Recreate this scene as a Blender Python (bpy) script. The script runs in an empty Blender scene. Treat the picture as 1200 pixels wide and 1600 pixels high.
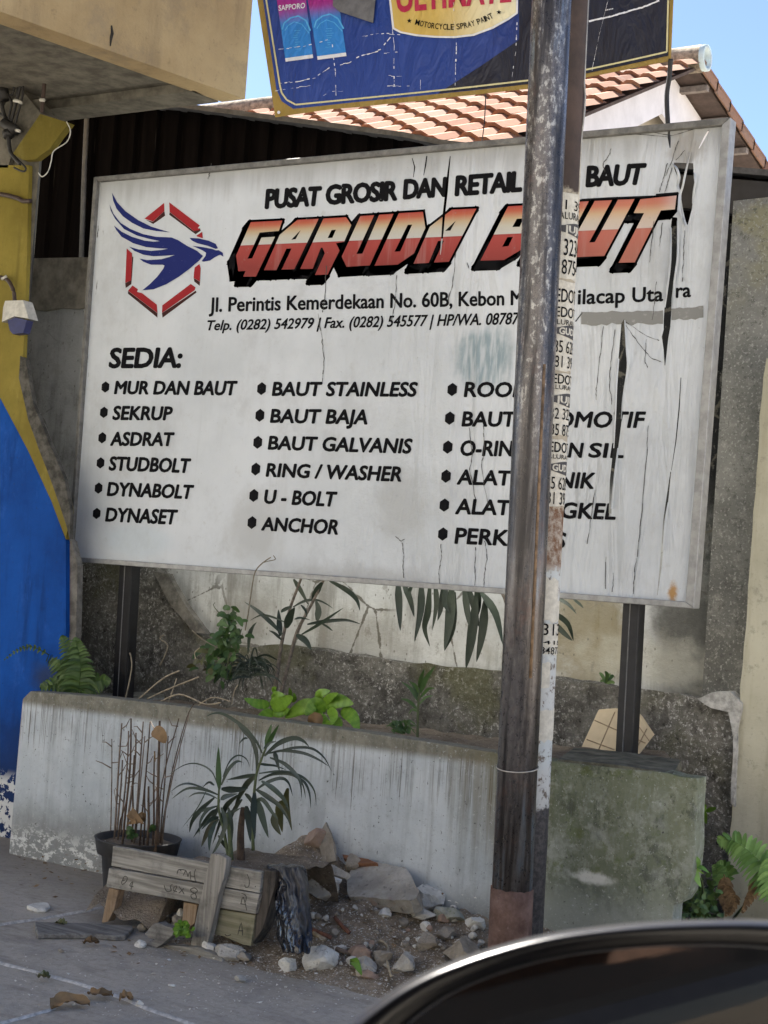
import bpy, bmesh, math, random
from mathutils import Vector, Matrix, noise
random.seed(7)
S = bpy.context.scene
COL = S.collection

# ------------------------------------------------------------------ camera, sky, sun, exposure
F, EYE = 2400.0, 1.12                       # focal length in photo pixels (1200 wide), eye height in metres
YAW, PITCH, ROLL = 0.5499358942876708, 0.034190976503099685, 0.07084957722560889
_cy, _sy = math.cos(YAW), math.sin(YAW)
FWD = Vector((-_sy*math.cos(PITCH), _cy*math.cos(PITCH), math.sin(PITCH)))
_r0 = Vector((_cy, _sy, 0)); _u0 = _r0.cross(FWD)
RGT = _r0*math.cos(ROLL) + _u0*math.sin(ROLL)
UPV = -_r0*math.sin(ROLL) + _u0*math.cos(ROLL)
EYEP = Vector((0, 0, EYE))
cam = bpy.data.cameras.new('camera'); camo = bpy.data.objects.new('camera', cam); COL.objects.link(camo)
camo.matrix_world = Matrix(((RGT.x, UPV.x, -FWD.x, 0), (RGT.y, UPV.y, -FWD.y, 0), (RGT.z, UPV.z, -FWD.z, EYE), (0, 0, 0, 1)))
cam.sensor_fit = 'HORIZONTAL'; cam.sensor_width = 36; cam.lens = F/1200*36
cam.clip_start = 0.02; cam.clip_end = 600
cam.dof.use_dof = True; cam.dof.focus_distance = 5.0; cam.dof.aperture_fstop = 24
S.camera = camo

SUN_EL = math.radians(56); SUN_DIR = Vector((-0.80, 0.41, 0)).normalized()
W = bpy.data.worlds.new('World'); S.world = W; W.use_nodes = True
wn = W.node_tree.nodes; sky = wn.new('ShaderNodeTexSky'); sky.sky_type = 'NISHITA'; sky.sun_disc = False
sky.sun_elevation = SUN_EL; sky.sun_rotation = math.atan2(SUN_DIR.x, SUN_DIR.y)
sky.air_density = 0.65; sky.dust_density = 2.0; sky.ozone_density = 1.8; sky.altitude = 2200
W.node_tree.links.new(sky.outputs[0], wn['Background'].inputs[0]); wn['Background'].inputs[1].default_value = 0.05
sun = bpy.data.lights.new('sun', 'SUN'); suno = bpy.data.objects.new('sun', sun); COL.objects.link(suno)
sun.energy = 5.0; sun.angle = math.radians(0.5); sun.color = (1.0, 0.95, 0.87)
_sd = SUN_DIR*math.cos(SUN_EL) + Vector((0, 0, math.sin(SUN_EL)))
suno.rotation_euler = _sd.to_track_quat('Z', 'Y').to_euler(); suno.location = (-8, 6, 12)
S.view_settings.view_transform = 'Standard'; S.view_settings.look = 'None'
S.view_settings.exposure = 2.72; S.view_settings.gamma = 1.0
S.render.engine = 'CYCLES'
S.cycles.max_bounces = 6; S.cycles.diffuse_bounces = 4; S.cycles.glossy_bounces = 3
try: S.cycles.use_denoising = True
except Exception: pass

# ------------------------------------------------------------------ photo pixel -> point in the place
def ray(x, y): return FWD + RGT*((x-600)/F) - UPV*((y-800)/F)
def atY(x, y, Y): d = ray(x, y); return EYEP + d*(Y/d.y)
def atX(x, y, X): d = ray(x, y); return EYEP + d*(X/d.x)
def atZ(x, y, Z=0.0): d = ray(x, y); return EYEP + d*((Z-EYE)/d.z)
def dep(p): return (p-EYEP).dot(FWD)
def pxm(p): return dep(p)/F                  # metres per photo pixel at p

# ------------------------------------------------------------------ meshes
def link(o, parent=None):
    COL.objects.link(o)
    if parent is not None: o.parent = parent
    return o
def rootloc(p):
    v = Vector((0, 0, 0))
    while p is not None: v = v + p.location; p = p.parent
    return v
class MB:
    def __init__(s): s.v, s.f, s.t = [], [], []
    def face(s, pts, tone=0.5):
        n = len(s.v); s.v += [Vector(p) for p in pts]; s.f.append(tuple(range(n, n+len(pts)))); s.t.append(tone)
    def grid(s, rows, tone=0.5, closed=False):
        n = len(s.v); w = len(rows[0])
        for r in rows: s.v += [Vector(p) for p in r]
        for i in range(len(rows)-1):
            for j in range(w if closed else w-1):
                k = (j+1) % w
                s.f.append((n+i*w+j, n+i*w+k, n+(i+1)*w+k, n+(i+1)*w+j)); s.t.append(tone)
        return n
    def prism(s, pts, ext, tone=0.5):        # polygon pts (ordered) extruded by vector ext
        pts = [Vector(p) for p in pts]; ext = Vector(ext); n = len(s.v); k = len(pts)
        s.v += pts + [p+ext for p in pts]
        s.f.append(tuple(range(n+k-1, n-1, -1))); s.t.append(tone)
        s.f.append(tuple(range(n+k, n+2*k))); s.t.append(tone)
        for i in range(k):
            j = (i+1) % k; s.f.append((n+i, n+j, n+k+j, n+k+i)); s.t.append(tone)
    def box(s, a, b, tone=0.5):
        x0, y0, z0 = a; x1, y1, z1 = b
        s.prism([(x0, y0, z0), (x1, y0, z0), (x1, y0, z1), (x0, y0, z1)], (0, y1-y0, 0), tone)
    def tube(s, pts, r, seg=8, tone=0.5, cap=True):
        pts = [Vector(p) for p in pts]; rr = r if isinstance(r, (list, tuple)) else [r]*len(pts); rows = []
        for i, p in enumerate(pts):
            t = (pts[min(i+1, len(pts)-1)]-pts[max(i-1, 0)]).normalized()
            a = t.cross(Vector((0, 0, 1)) if abs(t.z) < .9 else Vector((0, 1, 0))).normalized(); b = t.cross(a)
            rows.append([p+(a*math.cos(q*2*math.pi/seg)+b*math.sin(q*2*math.pi/seg))*rr[i] for q in range(seg)])
        n = s.grid(rows, tone, True)
        if cap:
            s.f.append(tuple(range(n+seg-1, n-1, -1))); s.t.append(tone)
            m = n+(len(rows)-1)*seg; s.f.append(tuple(range(m, m+seg))); s.t.append(tone)
    def build(s, name, mat, parent=None, smooth=False, loc=None, fix=True):
        off = rootloc(parent) if parent is not None else Vector(loc or (0, 0, 0))
        me = bpy.data.meshes.new(name); me.from_pydata([p-off for p in s.v], [], s.f)
        at = me.attributes.new('tone', 'FLOAT', 'FACE'); at.data.foreach_set('value', s.t)
        if fix:
            bm = bmesh.new(); bm.from_mesh(me); bmesh.ops.recalc_face_normals(bm, faces=bm.faces); bm.to_mesh(me); bm.free()
        if smooth: me.polygons.foreach_set('use_smooth', [True]*len(me.polygons))
        me.materials.append(mat); o = bpy.data.objects.new(name, me)
        if parent is None: o.location = off
        return link(o, parent)
def thing(name, loc, label, cat, group=None):
    o = bpy.data.objects.new(name, None); o.location = loc; o.empty_display_size = .1; link(o)
    return tag(o, label, cat, group)
def tag(o, label, cat, group=None):
    o['label'] = label; o['category'] = cat
    if group: o['group'] = group
    return o
def struct(o): o['kind'] = 'structure'; return o
def smooth_path(pts, n=4):                   # Catmull-Rom through points
    P = [Vector(p) for p in pts]
    if len(P) < 3: return P
    out = []
    for i in range(len(P)-1):
        a, b, c, d = P[max(i-1, 0)], P[i], P[i+1], P[min(i+2, len(P)-1)]
        for k in range(n):
            t = k/n
            out.append(.5*((2*b)+(c-a)*t+(2*a-5*b+4*c-d)*t*t+(3*b-a-3*c+d)*t**3))
    out.append(P[-1]); return out

# ------------------------------------------------------------------ materials
class NT:
    def __init__(s, name):
        s.m = bpy.data.materials.new(name); s.m.use_nodes = True; s.n = s.m.node_tree.nodes; s.l = s.m.node_tree.links
        s.b = s.n['Principled BSDF']; s.pos = s.n.new('ShaderNodeNewGeometry').outputs['Position']
        sp = s.n.new('ShaderNodeSeparateXYZ'); s.l.new(s.pos, sp.inputs[0]); s.x, s.y, s.z = sp.outputs
    def inp(s, sock, v):
        if hasattr(v, 'links') or hasattr(v, 'is_output'): s.l.new(v, sock)
        elif isinstance(v, (tuple, list)) and len(v) == 3 and sock.type == 'RGBA': sock.default_value = (*v, 1)
        else: sock.default_value = v
    def noise(s, scale, detail=5, rough=.6, sc=(1, 1, 1), off=(0, 0, 0), dist=0):
        mp = s.n.new('ShaderNodeMapping'); mp.inputs['Scale'].default_value = sc; mp.inputs['Location'].default_value = off
        s.l.new(s.pos, mp.inputs[0]); t = s.n.new('ShaderNodeTexNoise'); s.l.new(mp.outputs[0], t.inputs['Vector'])
        t.inputs['Scale'].default_value = scale; t.inputs['Detail'].default_value = detail
        t.inputs['Roughness'].default_value = rough; t.inputs['Distortion'].default_value = dist
        return t.outputs[0]
    def voro(s, scale, sc=(1, 1, 1), feat='F1', out='Distance'):
        mp = s.n.new('ShaderNodeMapping'); mp.inputs['Scale'].default_value = sc; s.l.new(s.pos, mp.inputs[0])
        t = s.n.new('ShaderNodeTexVoronoi'); t.feature = feat; s.l.new(mp.outputs[0], t.inputs['Vector'])
        t.inputs['Scale'].default_value = scale; return t.outputs[out]
    def attr(s, name='tone'):
        t = s.n.new('ShaderNodeAttribute'); t.attribute_name = name; return t.outputs['Fac']
    def ramp(s, fac, a, b, va=0., vb=1.):      # smooth map a..b -> va..vb
        t = s.n.new('ShaderNodeMapRange'); t.interpolation_type = 'SMOOTHSTEP' ; s.inp(t.inputs[0], fac)
        for k, v in ((1, a), (2, b), (3, va), (4, vb)): s.inp(t.inputs[k], v)
        return t.outputs[0]
    def cr(s, fac, stops, const=False):
        t = s.n.new('ShaderNodeValToRGB'); s.inp(t.inputs[0], fac); e = t.color_ramp.elements
        while len(e) < len(stops): e.new(.5)
        for k, (p, c) in enumerate(stops): e[k].position = p; e[k].color = (*c, 1)
        if const: t.color_ramp.interpolation = 'CONSTANT'
        return t.outputs[0]
    def mix(s, fac, a, b):
        t = s.n.new('ShaderNodeMix'); t.data_type = 'RGBA'; s.inp(t.inputs[0], fac)
        s.inp(t.inputs[6], a); s.inp(t.inputs[7], b); return t.outputs[2]
    def math(s, op, a, b=0.):
        t = s.n.new('ShaderNodeMath'); t.operation = op; t.use_clamp = False; s.inp(t.inputs[0], a); s.inp(t.inputs[1], b); return t.outputs[0]
    def mul(s, a, b): return s.math('MULTIPLY', a, b)
    def add(s, a, b): return s.math('ADD', a, b)
    def blob(s, p, rx, rz, edge=.25, amt=.5, ns=14):       # ragged stain round a world point, in the XZ plane
        dx = s.mul(s.math('SUBTRACT', s.x, p[0]), 1/rx); dz = s.mul(s.math('SUBTRACT', s.z, p[2]), 1/rz)
        d = s.math('SQRT', s.add(s.mul(dx, dx), s.mul(dz, dz)))
        d = s.add(d, s.mul(s.math('SUBTRACT', s.noise(ns, 6, .65), .5), amt*2))
        return s.ramp(d, 1+edge, 1-edge)
    def out(s, color, rough=.8, metal=0., bump=None, bs=.4, bd=.01, spec=.5, coat=0.):
        s.inp(s.b.inputs['Base Color'], color); s.inp(s.b.inputs['Roughness'], rough); s.inp(s.b.inputs['Metallic'], metal)
        s.b.inputs['Specular IOR Level'].default_value = spec; s.b.inputs['Coat Weight'].default_value = coat
        if bump is not None:
            t = s.n.new('ShaderNodeBump'); t.inputs['Strength'].default_value = bs; t.inputs['Distance'].default_value = bd
            s.l.new(bump, t.inputs['Height']); s.l.new(t.outputs[0], s.b.inputs['Normal'])
        return s.m
def simple(name, c, rough=.7, metal=0., var=.25, ns=30, bump=.15, spec=.5, coat=0., bd=.004):
    t = NT(name); n = t.noise(ns, 6, .65); k = t.ramp(n, .25, .75, 1-var, 1+var)
    cc = t.mix(t.ramp(n, .3, .7), tuple(x*(1-var) for x in c), tuple(min(1, x*(1+var)) for x in c))
    return t.out(cc, rough, metal, n if bump else None, bump, bd, spec, coat)
def leafmat(name, a, b, rough=.45, trans=.0):
    t = NT(name); n = t.noise(60, 4, .6); c = t.mix(t.attr(), a, b); c = t.mix(t.ramp(n, .35, .75, 0, .35), c, tuple(x*.55 for x in a))
    return t.out(c, rough, 0, n, .15, .002, .4)

# ================================================================== GROUND
def m_pave():
    t = NT('pavement_concrete'); n = t.noise(1.6, 8, .65); f = t.noise(45, 6, .7); g = t.noise(170, 4, .7)
    c = t.mix(t.ramp(n, .3, .7), (.36, .32, .262), (.50, .45, .375))
    c = t.mix(t.ramp(f, .45, .75, 0, .5), c, (.19, .17, .145))
    c = t.mix(t.ramp(g, .60, .68, 0, .6), c, (.64, .60, .53)); c = t.mix(t.ramp(g, .40, .32, 0, .6), c, (.15, .13, .11))
    st = t.noise(5, 6, .7, (.6, 2.2, 1), (3, 1, 0)); c = t.mix(t.ramp(st, .5, .68, 0, .5), c, (.20, .17, .135))
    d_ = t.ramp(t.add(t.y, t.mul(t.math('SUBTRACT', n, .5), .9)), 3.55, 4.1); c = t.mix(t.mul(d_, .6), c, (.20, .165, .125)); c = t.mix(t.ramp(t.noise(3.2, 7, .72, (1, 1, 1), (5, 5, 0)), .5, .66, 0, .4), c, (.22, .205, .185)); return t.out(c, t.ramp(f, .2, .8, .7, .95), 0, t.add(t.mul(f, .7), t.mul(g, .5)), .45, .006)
PAVE = m_pave()
ASPH = simple('pale_bounce_road', (.23, .215, .19), .9, 0, .2, 90, .4)  # road colour paled to bounce more warm sunlight into the shade
SOIL = None
def m_soil(name, a, b, speck=(.55, .52, .47), sp=.66):
    t = NT(name); n = t.noise(9, 7, .7); f = t.noise(70, 6, .75); v = t.noise(150, 2, .5)
    c = t.mix(t.ramp(n, .3, .7), a, b); c = t.mix(t.ramp(f, .5, .75, 0, .7), c, tuple(x*.45 for x in a))
    c = t.mix(t.ramp(v, sp, sp+.05, 0, .8), c, speck)
    return t.out(c, .95, 0, t.add(f, t.mul(v, .6)), .9, .012, .2)
SOIL = m_soil('garden_soil', (.16, .13, .095), (.30, .25, .195))
SOILB = m_soil('brown_soil', (.20, .155, .105), (.42, .34, .25), (.70, .66, .58), .60)
mb = MB(); mb.box((-90, -90, -.5), (90, 0.95, -.12)); struct(mb.build('road', ASPH))
mb = MB(); mb.box((-90, .95, -.5), (90, 90, 0)); struct(mb.build('pavement', PAVE))
JOINT = simple('mortar_joint', (.52, .50, .46), .9, 0, .3, 60, .4)
def joint(px, w):
    pts = [atZ(x, y, 0) for x, y in px]; pts = smooth_path(pts, 5); m = MB(); rows = []
    for i, p in enumerate(pts):
        tg = (pts[min(i+1, len(pts)-1)]-pts[max(0, i-1)]).normalized(); s = Vector((-tg.y, tg.x, 0))*w*(.55+.6*random.random())
        rows.append([p-s+Vector((0, 0, .0005)), p+Vector((0, 0, .0065)), p+s+Vector((0, 0, .0005))])
    m.grid(rows); o = m.build('pavement_joint', JOINT, None, True); struct(o)
joint([(-60, 1457), (0, 1446), (80, 1434), (160, 1419)], .011)
joint([(-60, 1490), (0, 1506), (75, 1525), (170, 1553), (230, 1577), (330, 1612)], .010)
joint([(-20, 1606), (40, 1590), (85, 1577)], .007)

# row of shophouses across the street, unseen, added to bounce sunlight into the shade
fh = thing('bounce_shophouses', (2, -9.0, 0), 'unseen cream shophouse row across the street, added to bounce sunlight', 'building')
FAC = simple('cream_bounce_facade', (.78, .73, .62), .9, 0, .08, 3, .2); SHT = simple('grey_shutter', (.30, .31, .31), .6, .2, .1, 20, .2); DKG = simple('dark_window', (.03, .035, .04), .15)
m = MB(); m.box((-22, -16, -.12), (26, -9.0, 6.6)); m.build('wall', FAC, fh)
m = MB(); m.box((-22.3, -16, 5.9), (26.3, -8.6, 6.85)); m.build('unseen_roof_slab', FAC, fh)
for k in range(8):
    x = -20+k*6; m = MB(); m.box((x, -8.995, -.1), (x+3.6, -8.95, 2.6)); m.build('shutter', SHT, fh)
    for xx in (x+.2, x+2.2):
        m = MB(); m.box((xx, -8.995, 3.9), (xx+1.2, -8.96, 5.2)); m.build('window', DKG, fh)
# ================================================================== BOUNDARY WALL  (upper plaster wall, dark rubble plinth, cream pillar)
YW, YP = 4.80, 4.72
def m_plaster():
    t = NT('dirty_plaster'); n = t.noise(2.2, 8, .68); f = t.noise(22, 7, .7); g = t.noise(95, 4, .65)
    st = t.noise(9, 6, .7, (1, 1, .12), (4, 0, 0))
    base = t.mix(t.ramp(n, .3, .72), (.45, .455, .44), (.655, .66, .645))
    base = t.mix(t.ramp(st, .46, .68, 0, .7), base, (.16, .15, .125))
    base = t.mix(t.ramp(f, .56, .74, 0, .6), base, (.27, .255, .22)); base = t.mix(t.ramp(t.noise(5, 7, .72, (1, 1, 1), (8, 8, 8)), .52, .66, 0, .5), base, (.36, .345, .30))
    # mould: the right-hand end and the top of the wall are grey-black
    rx = t.add(t.ramp(t.x, -2.05, -1.68), t.mul(t.ramp(t.z, 1.25, 1.6), t.ramp(t.x, -2.6, -2.0)))
    lx = t.mul(t.ramp(t.x, -3.6, -4.0), .5)
    mk = t.add(t.add(rx, lx), t.mul(t.math('SUBTRACT', n, .47), 1.5))
    dark = t.mix(t.ramp(f, .32, .68), (.06, .06, .054), (.20, .197, .178))
    dark = t.mix(t.ramp(g, .55, .72, 0, .75), dark, (.30, .29, .25))
    c = t.mix(t.ramp(mk, .35, .95), base, dark); c = t.mix(t.mul(t.mul(t.ramp(t.z, 1.2, 1.5), t.ramp(t.x, -2.9, -2.5)), .95), c, (.008, .008, .008))  # shade behind the signboard painted near-black, seen through its tears
    # mossy ochre stain and pale bloom right of the poles
    c = t.mix(t.mul(t.blob(atY(1075, 1010, YW), .12, .16, .5, .9), .8), c, (.10, .098, .088)); c = t.mix(t.mul(t.blob(atY(560, 1000, YW), .22, .10, .6, 1.0), .55), c, (.25, .24, .21)); c = t.mix(t.mul(t.blob(atY(390, 960, YW), .10, .12, .6, 1.0), .6), c, (.20, .19, .165)); c = t.mix(t.mul(t.blob(atY(920, 985, YW), .16, .22, .4, .7), .75), c, (.19, .145, .05))
    c = t.mix(t.mul(t.blob(atY(1010, 1035, YW), .26, .08, .5, .9), .5), c, (.50, .49, .42))
    cr = t.voro(3.1, (1, 1, 1.2), 'DISTANCE_TO_EDGE'); ck = t.ramp(t.add(cr, t.mul(t.math('SUBTRACT', f, .5), .1)), .014, .003)
    c = t.mix(t.mul(ck, t.ramp(t.noise(1.3, 3, .5), .42, .52, 0, .85)), c, (.10, .09, .07)); c = t.mix(t.ramp(t.voro(38, (1, 1, .6)), .13, .07, 0, .7), c, (.13, .12, .10)); c = t.mix(t.mul(t.ramp(t.noise(15, 8, .8, (1, 1, .6), (3, 3, 3)), .56, .63), .55), c, (.20, .185, .155))
    return t.out(c, .95, 0, t.add(f, t.mul(g, .4)), .5, .010, .2)
def m_plinth():
    t = NT('mossy_rough_concrete'); n = t.noise(4, 8, .7); f = t.noise(32, 8, .78); g = t.noise(85, 4, .75)
    c = t.mix(t.ramp(n, .3, .7), (.085, .082, .074), (.20, .19, .165))
    big = t.ramp(t.noise(2.6, 6, .65, (1, 1, 1.3), (4, 1, 7)), .36, .66); c = t.mix(t.mul(t.ramp(f, .48, .62, 0, .8), t.add(t.mul(big, .8), .2)), c, (.30, .29, .26)); c = t.mix(t.mul(t.ramp(g, .54, .62, 0, .95), t.add(t.mul(big, .8), .2)), c, (.62, .605, .57)); c = t.mix(t.mul(t.ramp(t.noise(12, 7, .75), .52, .62), .55), c, (.055, .052, .045))
    c = t.mix(t.mul(t.ramp(t.noise(3, 5, .6, (1, 1, 1), (7, 2, 3)), .5, .66), .6), c, (.115, .115, .05))
    c = t.mix(t.ramp(f, .44, .34, 0, .85), c, (.025, .023, .02))
    return t.out(c, .97, 0, t.add(t.mul(f, 1.0), t.mul(g, .4)), .8, .014, .15)
PLASTER, PLINTH = m_plaster(), m_plinth()
bw = thing('boundary_wall', (-2.6, YP, 0), 'stained plaster boundary wall with dark rough plinth behind the signboard', 'wall')
top = [(-140, 407), (40, 405), (140, 402), (320, 392), (600, 378), (830, 365), (1055, 353), (1142, 349), (1330, 338)]
tp = [atY(x, y, YW) for x, y in top]
m = MB(); m.prism([(tp[0].x, YW, 0), (tp[-1].x, YW, 0)]+tp[::-1], (0, .16, 0)); m.build('plaster_wall', PLASTER, bw)
# raised plaster patch with a broken edge, upper left
CEM = simple('bare_cement', (.17, .16, .14), .95, 0, .4, 25, .6, .2, 0, .01)
pts = [(20, 404), (138, 402), (138, 480), (120, 483), (96, 481), (70, 486), (40, 482), (22, 486)]
m = MB(); m.prism([atY(x, y, YW-.012) for x, y in pts], (0, .011, 0)); m.build('plaster_band', simple('stained_plaster', (.25, .23, .19), .95, 0, .45, 9, .5, .2, 0, .01), bw)
# plinth with its buttress, sculpted rough
def rough_prism(name, mat, pxs, Y, dy, amp, parent, cuts=.035, seed=0.):
    bm = bmesh.new(); vs = [bm.verts.new(atY(x, y, Y)) for x, y in pxs]; f = bm.faces.new(vs)
    ext = bmesh.ops.extrude_face_region(bm, geom=[f]); bmesh.ops.translate(bm, vec=(0, dy, 0), verts=[e for e in ext['geom'] if isinstance(e, bmesh.types.BMVert)])
    bmesh.ops.triangulate(bm, faces=bm.faces)
    for _ in range(7):
        ed = [e for e in bm.edges if e.calc_length() > cuts*1.6]
        if not ed: break
        bmesh.ops.subdivide_edges(bm, edges=ed, cuts=1); bmesh.ops.triangulate(bm, faces=bm.faces)
    for v in bm.verts:
        p = v.co*9+Vector((seed, 0, 0)); q = v.co*38
        v.co += Vector((noise.noise(p)*.6, noise.noise(p+Vector((9, 9, 9))), noise.noise(p+Vector((3, 7, 1)))))*amp
        v.co += Vector((0, noise.noise(q), noise.noise(q+Vector((5, 5, 5)))*.6))*amp*.45
    bmesh.ops.recalc_face_normals(bm, faces=bm.faces)
    off = rootloc(parent)
    for v in bm.verts: v.co -= off
    me = bpy.data.meshes.new(name); bm.to_mesh(me); bm.free(); me.materials.append(mat)
    o = bpy.data.objects.new(name, me); return link(o, parent)
PB = [(96, 1330), (96, 860), (160, 855), (236, 880), (252, 908), (275, 948), (300, 984), (322, 998), (352, 1008), (400, 1010), (444, 1007), (500, 1015), (560, 1024), (612, 1034), (725, 1045),
      (781, 1050), (870, 1060), (967, 1075), (1020, 1080), (1087, 1090), (1144, 1097), (1150, 1120), (1146, 1300), (1140, 1480), (700, 1440), (300, 1380)]
rough_prism('plinth', PLINTH, PB, YP, .10, .010, bw, .03)
rough_prism('cement_edge', CEM, [(238, 893), (262, 897), (292, 950), (322, 990), (303, 988), (268, 948)], YP-.022, .03, .004, bw, .03)
LIGHTCEM = simple('pale_mortar', (.42, .41, .38), .95, 0, .35, 40, .5, .2, 0, .008)
rough_prism('mortar_lump', LIGHTCEM, [(1090, 1092), (1112, 1082), (1140, 1081), (1158, 1098), (1158, 1110), (1151, 1140), (1148, 1260), (1142, 1255), (1145, 1150), (1138, 1112), (1112, 1106)], YP-.035, .05, .006, bw, .02)
def m_cream():
    t = NT('cream_pillar_paint'); n = t.noise(2, 7, .65); f = t.noise(28, 6, .7); st = t.noise(14, 6, .65, (1, 1, .1))
    c = t.mix(t.ramp(n, .3, .7), (.40, .375, .275), (.54, .515, .40)); c = t.mix(t.ramp(st, .45, .7, 0, .5), c, (.30, .27, .18))
    c = t.mix(t.ramp(f, .55, .7, 0, .55), c, (.24, .225, .175)); c = t.mix(t.ramp(t.noise(60, 6, .8), .56, .66, 0, .4), c, (.2, .185, .14))
    return t.out(c, .85, 0, t.add(f, st), .35, .006, .3)
def m_greywall():
    t = NT('grey_mould_render'); n = t.noise(3, 8, .7); f = t.noise(30, 7, .72); g = t.noise(110, 4, .6)
    c = t.mix(t.ramp(n, .32, .68), (.11, .108, .096), (.23, .225, .20)); c = t.mix(t.ramp(f, .5, .72, 0, .7), c, (.34, .33, .29))
    c = t.mix(t.mul(t.ramp(t.z, 1.9, 2.35, 0, .9), t.ramp(t.noise(8, 5, .6), .42, .62)), c, (.26, .245, .15))
    c = t.mix(t.ramp(g, .56, .64, 0, .65), c, (.40, .39, .35)); c = t.mix(t.ramp(t.noise(48, 7, .8), .53, .62, 0, .6), c, (.06, .058, .05))
    return t.out(c, .95, 0, t.add(f, t.mul(g, .4)), .6, .01, .2)
GREYW = m_greywall()
m = MB(); a = atY(1146, 314, 4.765); b = atY(1290, 302, 4.765)
m.prism([(a.x, 4.765, 0.0), (b.x+.3, 4.765, 0.0), (b.x+.3, 4.765, b.z), tuple(b), tuple(atY(1200, 308, 4.765)), tuple(a)], (0, .20, 0)); m.build('grey_pier', GREYW, bw)
cp = thing('cream_pillar', tuple(atY(1190, 1300, 4.70)*1), 'cream painted pillar with streaks at the right end of the wall', 'pillar')
cp.location.z = 0
def rag(px, Y, k=2):
    return [atY(x+random.uniform(-k, k), y, Y) for x, y in px]
m = MB(); L = [(1212-.0715*(y-315)+(0 if y > 640 else (640-y)*.03), y) for y in range(560, 1500, 30)]
pl = rag(L, 4.70, 1.6); m.prism([tuple(p) for p in pl]+[(pl[-1].x+.02, 4.70, 0), (pl[0].x+.55, 4.70, 0), (pl[0].x+.55, 4.70, pl[0].z)], (0, .064, 0)); m.build('render_face', m_cream(), cp)

# ================================================================== PLANTER (low painted wall with soil)
YF = 4.05
def m_planter():
    t = NT('planter_paint'); n = t.noise(2.4, 7, .65); f = t.noise(30, 7, .7); g = t.noise(130, 3, .6)
    st = t.noise(30, 5, .6, (1, 1, .05)); s2 = t.noise(190, 3, .65, (1, 1, .012), (2, 0, 0)); s3 = t.noise(9, 4, .6, (1, 1, .3), (6, 0, 0))
    c = t.mix(t.ramp(n, .3, .7), (.41, .455, .48), (.60, .635, .65))
    c = t.mix(t.ramp(st, .46, .72, 0, .42), c, (.24, .255, .26)); c = t.mix(t.ramp(t.noise(6, 7, .7, (1, 1, .7), (9, 2, 1)), .5, .68, 0, .45), c, (.30, .315, .32))
    tz = t.add(t.z, t.mul(t.math('SUBTRACT', t.x, -2.6), -.012))            # rim height follows the wall
    depth = t.add(t.mul(t.ramp(s2, .3, .75), .20), t.mul(s3, .10)); line = t.math('SUBTRACT', .60, depth)
    drip = t.ramp(t.math('SUBTRACT', tz, line), .0, .03)
    c = t.mix(t.mul(t.mul(drip, t.ramp(s2, .48, .6, 0, .85)), t.ramp(s3, .38, .62, .12, 1)), c, (.10, .09, .07))
    c = t.mix(t.ramp(tz, .535, .565, 0, .9), c, t.mix(t.ramp(f, .35, .65), (.12, .11, .075), (.22, .205, .15)))
    # brownish seepage between the slab and the poles
    seep = t.mul(t.ramp(t.x, -2.35, -1.98), t.ramp(st, .4, .62)); seep = t.mul(seep, t.ramp(t.z, .15, .5)); c = t.mix(t.mul(seep, .75), c, (.17, .145, .085))
    # grubby foot with flaked lime
    foot = t.ramp(t.add(t.z, t.mul(t.math('SUBTRACT', n, .5), .25)), .24, .06); c = t.mix(t.mul(foot, .7), c, (.17, .165, .145))
    fl = t.mul(t.ramp(t.add(t.z, t.mul(t.math('SUBTRACT', n, .5), .2)), .13, .05), t.ramp(t.noise(26, 7, .75, (1, 1, 1.6)), .50, .56)); fl = t.mul(fl, t.ramp(t.x, -2.9, -3.2)); c = t.mix(fl, c, (.66, .67, .64))
    # right third: algae
    gx = t.add(t.add(t.x, t.mul(t.math('SUBTRACT', n, .5), .35)), t.mul(t.ramp(t.z, .1, .35), .12)); alg = t.ramp(gx, -1.98, -1.86)
    ac = t.mix(t.ramp(n, .3, .7), (.085, .098, .05), (.19, .21, .14)); ac = t.mix(t.ramp(f, .47, .68, 0, .8), ac, (.31, .33, .27)); ac = t.mix(t.ramp(t.noise(11, 8, .8, (1, 1, .8), (6, 1, 4)), .52, .62, 0, .75), ac, (.05, .058, .035)); ac = t.mix(t.ramp(t.noise(5, 6, .7, (1, 1, .8), (2, 8, 3)), .5, .64, 0, .7), ac, (.33, .35, .31))
    ac = t.mix(t.ramp(t.noise(16, 5, .7, (1, 1, 1), (5, 5, 5)), .56, .66, 0, .6), ac, (.10, .125, .03))
    ac = t.mix(t.mul(t.ramp(t.add(t.z, t.mul(t.math('SUBTRACT', f, .5), .2)), .30, .16), .8), ac, (.30, .32, .285))
    c = t.mix(t.mul(alg, .93), c, ac)
    sc = t.mul(t.blob(atY(925, 1372, YF), .055, .016, .5, .8, 40), .9); c = t.mix(sc, c, (.62, .62, .57))
    h = t.noise(70, 6, .8); c = t.mix(t.ramp(h, .56, .66, 0, .45), c, (.20, .205, .20)); c = t.mix(t.ramp(h, .42, .34, 0, .4), c, (.66, .68, .68)); sp = t.ramp(t.noise(110, 3, .6, (1, 1, .7), (3, 3, 3)), .33, .29, 0, .85); c = t.mix(sp, c, (.06, .06, .055)); c = t.mix(t.ramp(g, .69, .72, 0, .6), c, (.66, .66, .62))
    return t.out(c, .8, 0, t.add(t.mul(f, .7), st), .35, .006, .3)
PLANT = m_planter()
pw = thing('planter', (-2.6, YF, 0), 'long low planter wall in streaked pale blue paint, green with algae at its right end', 'planter')
top = [(35, 1092), (46, 1081), (47, 1080), (150, 1088), (290, 1104), (400, 1122), (560, 1143), (660, 1158), (780, 1177), (870, 1190), (980, 1202), (1040, 1207), (1062, 1213), (1090, 1216)]
tq = [atY(x, y, YF) for x, y in top]
xr = tq[-1].x
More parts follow.
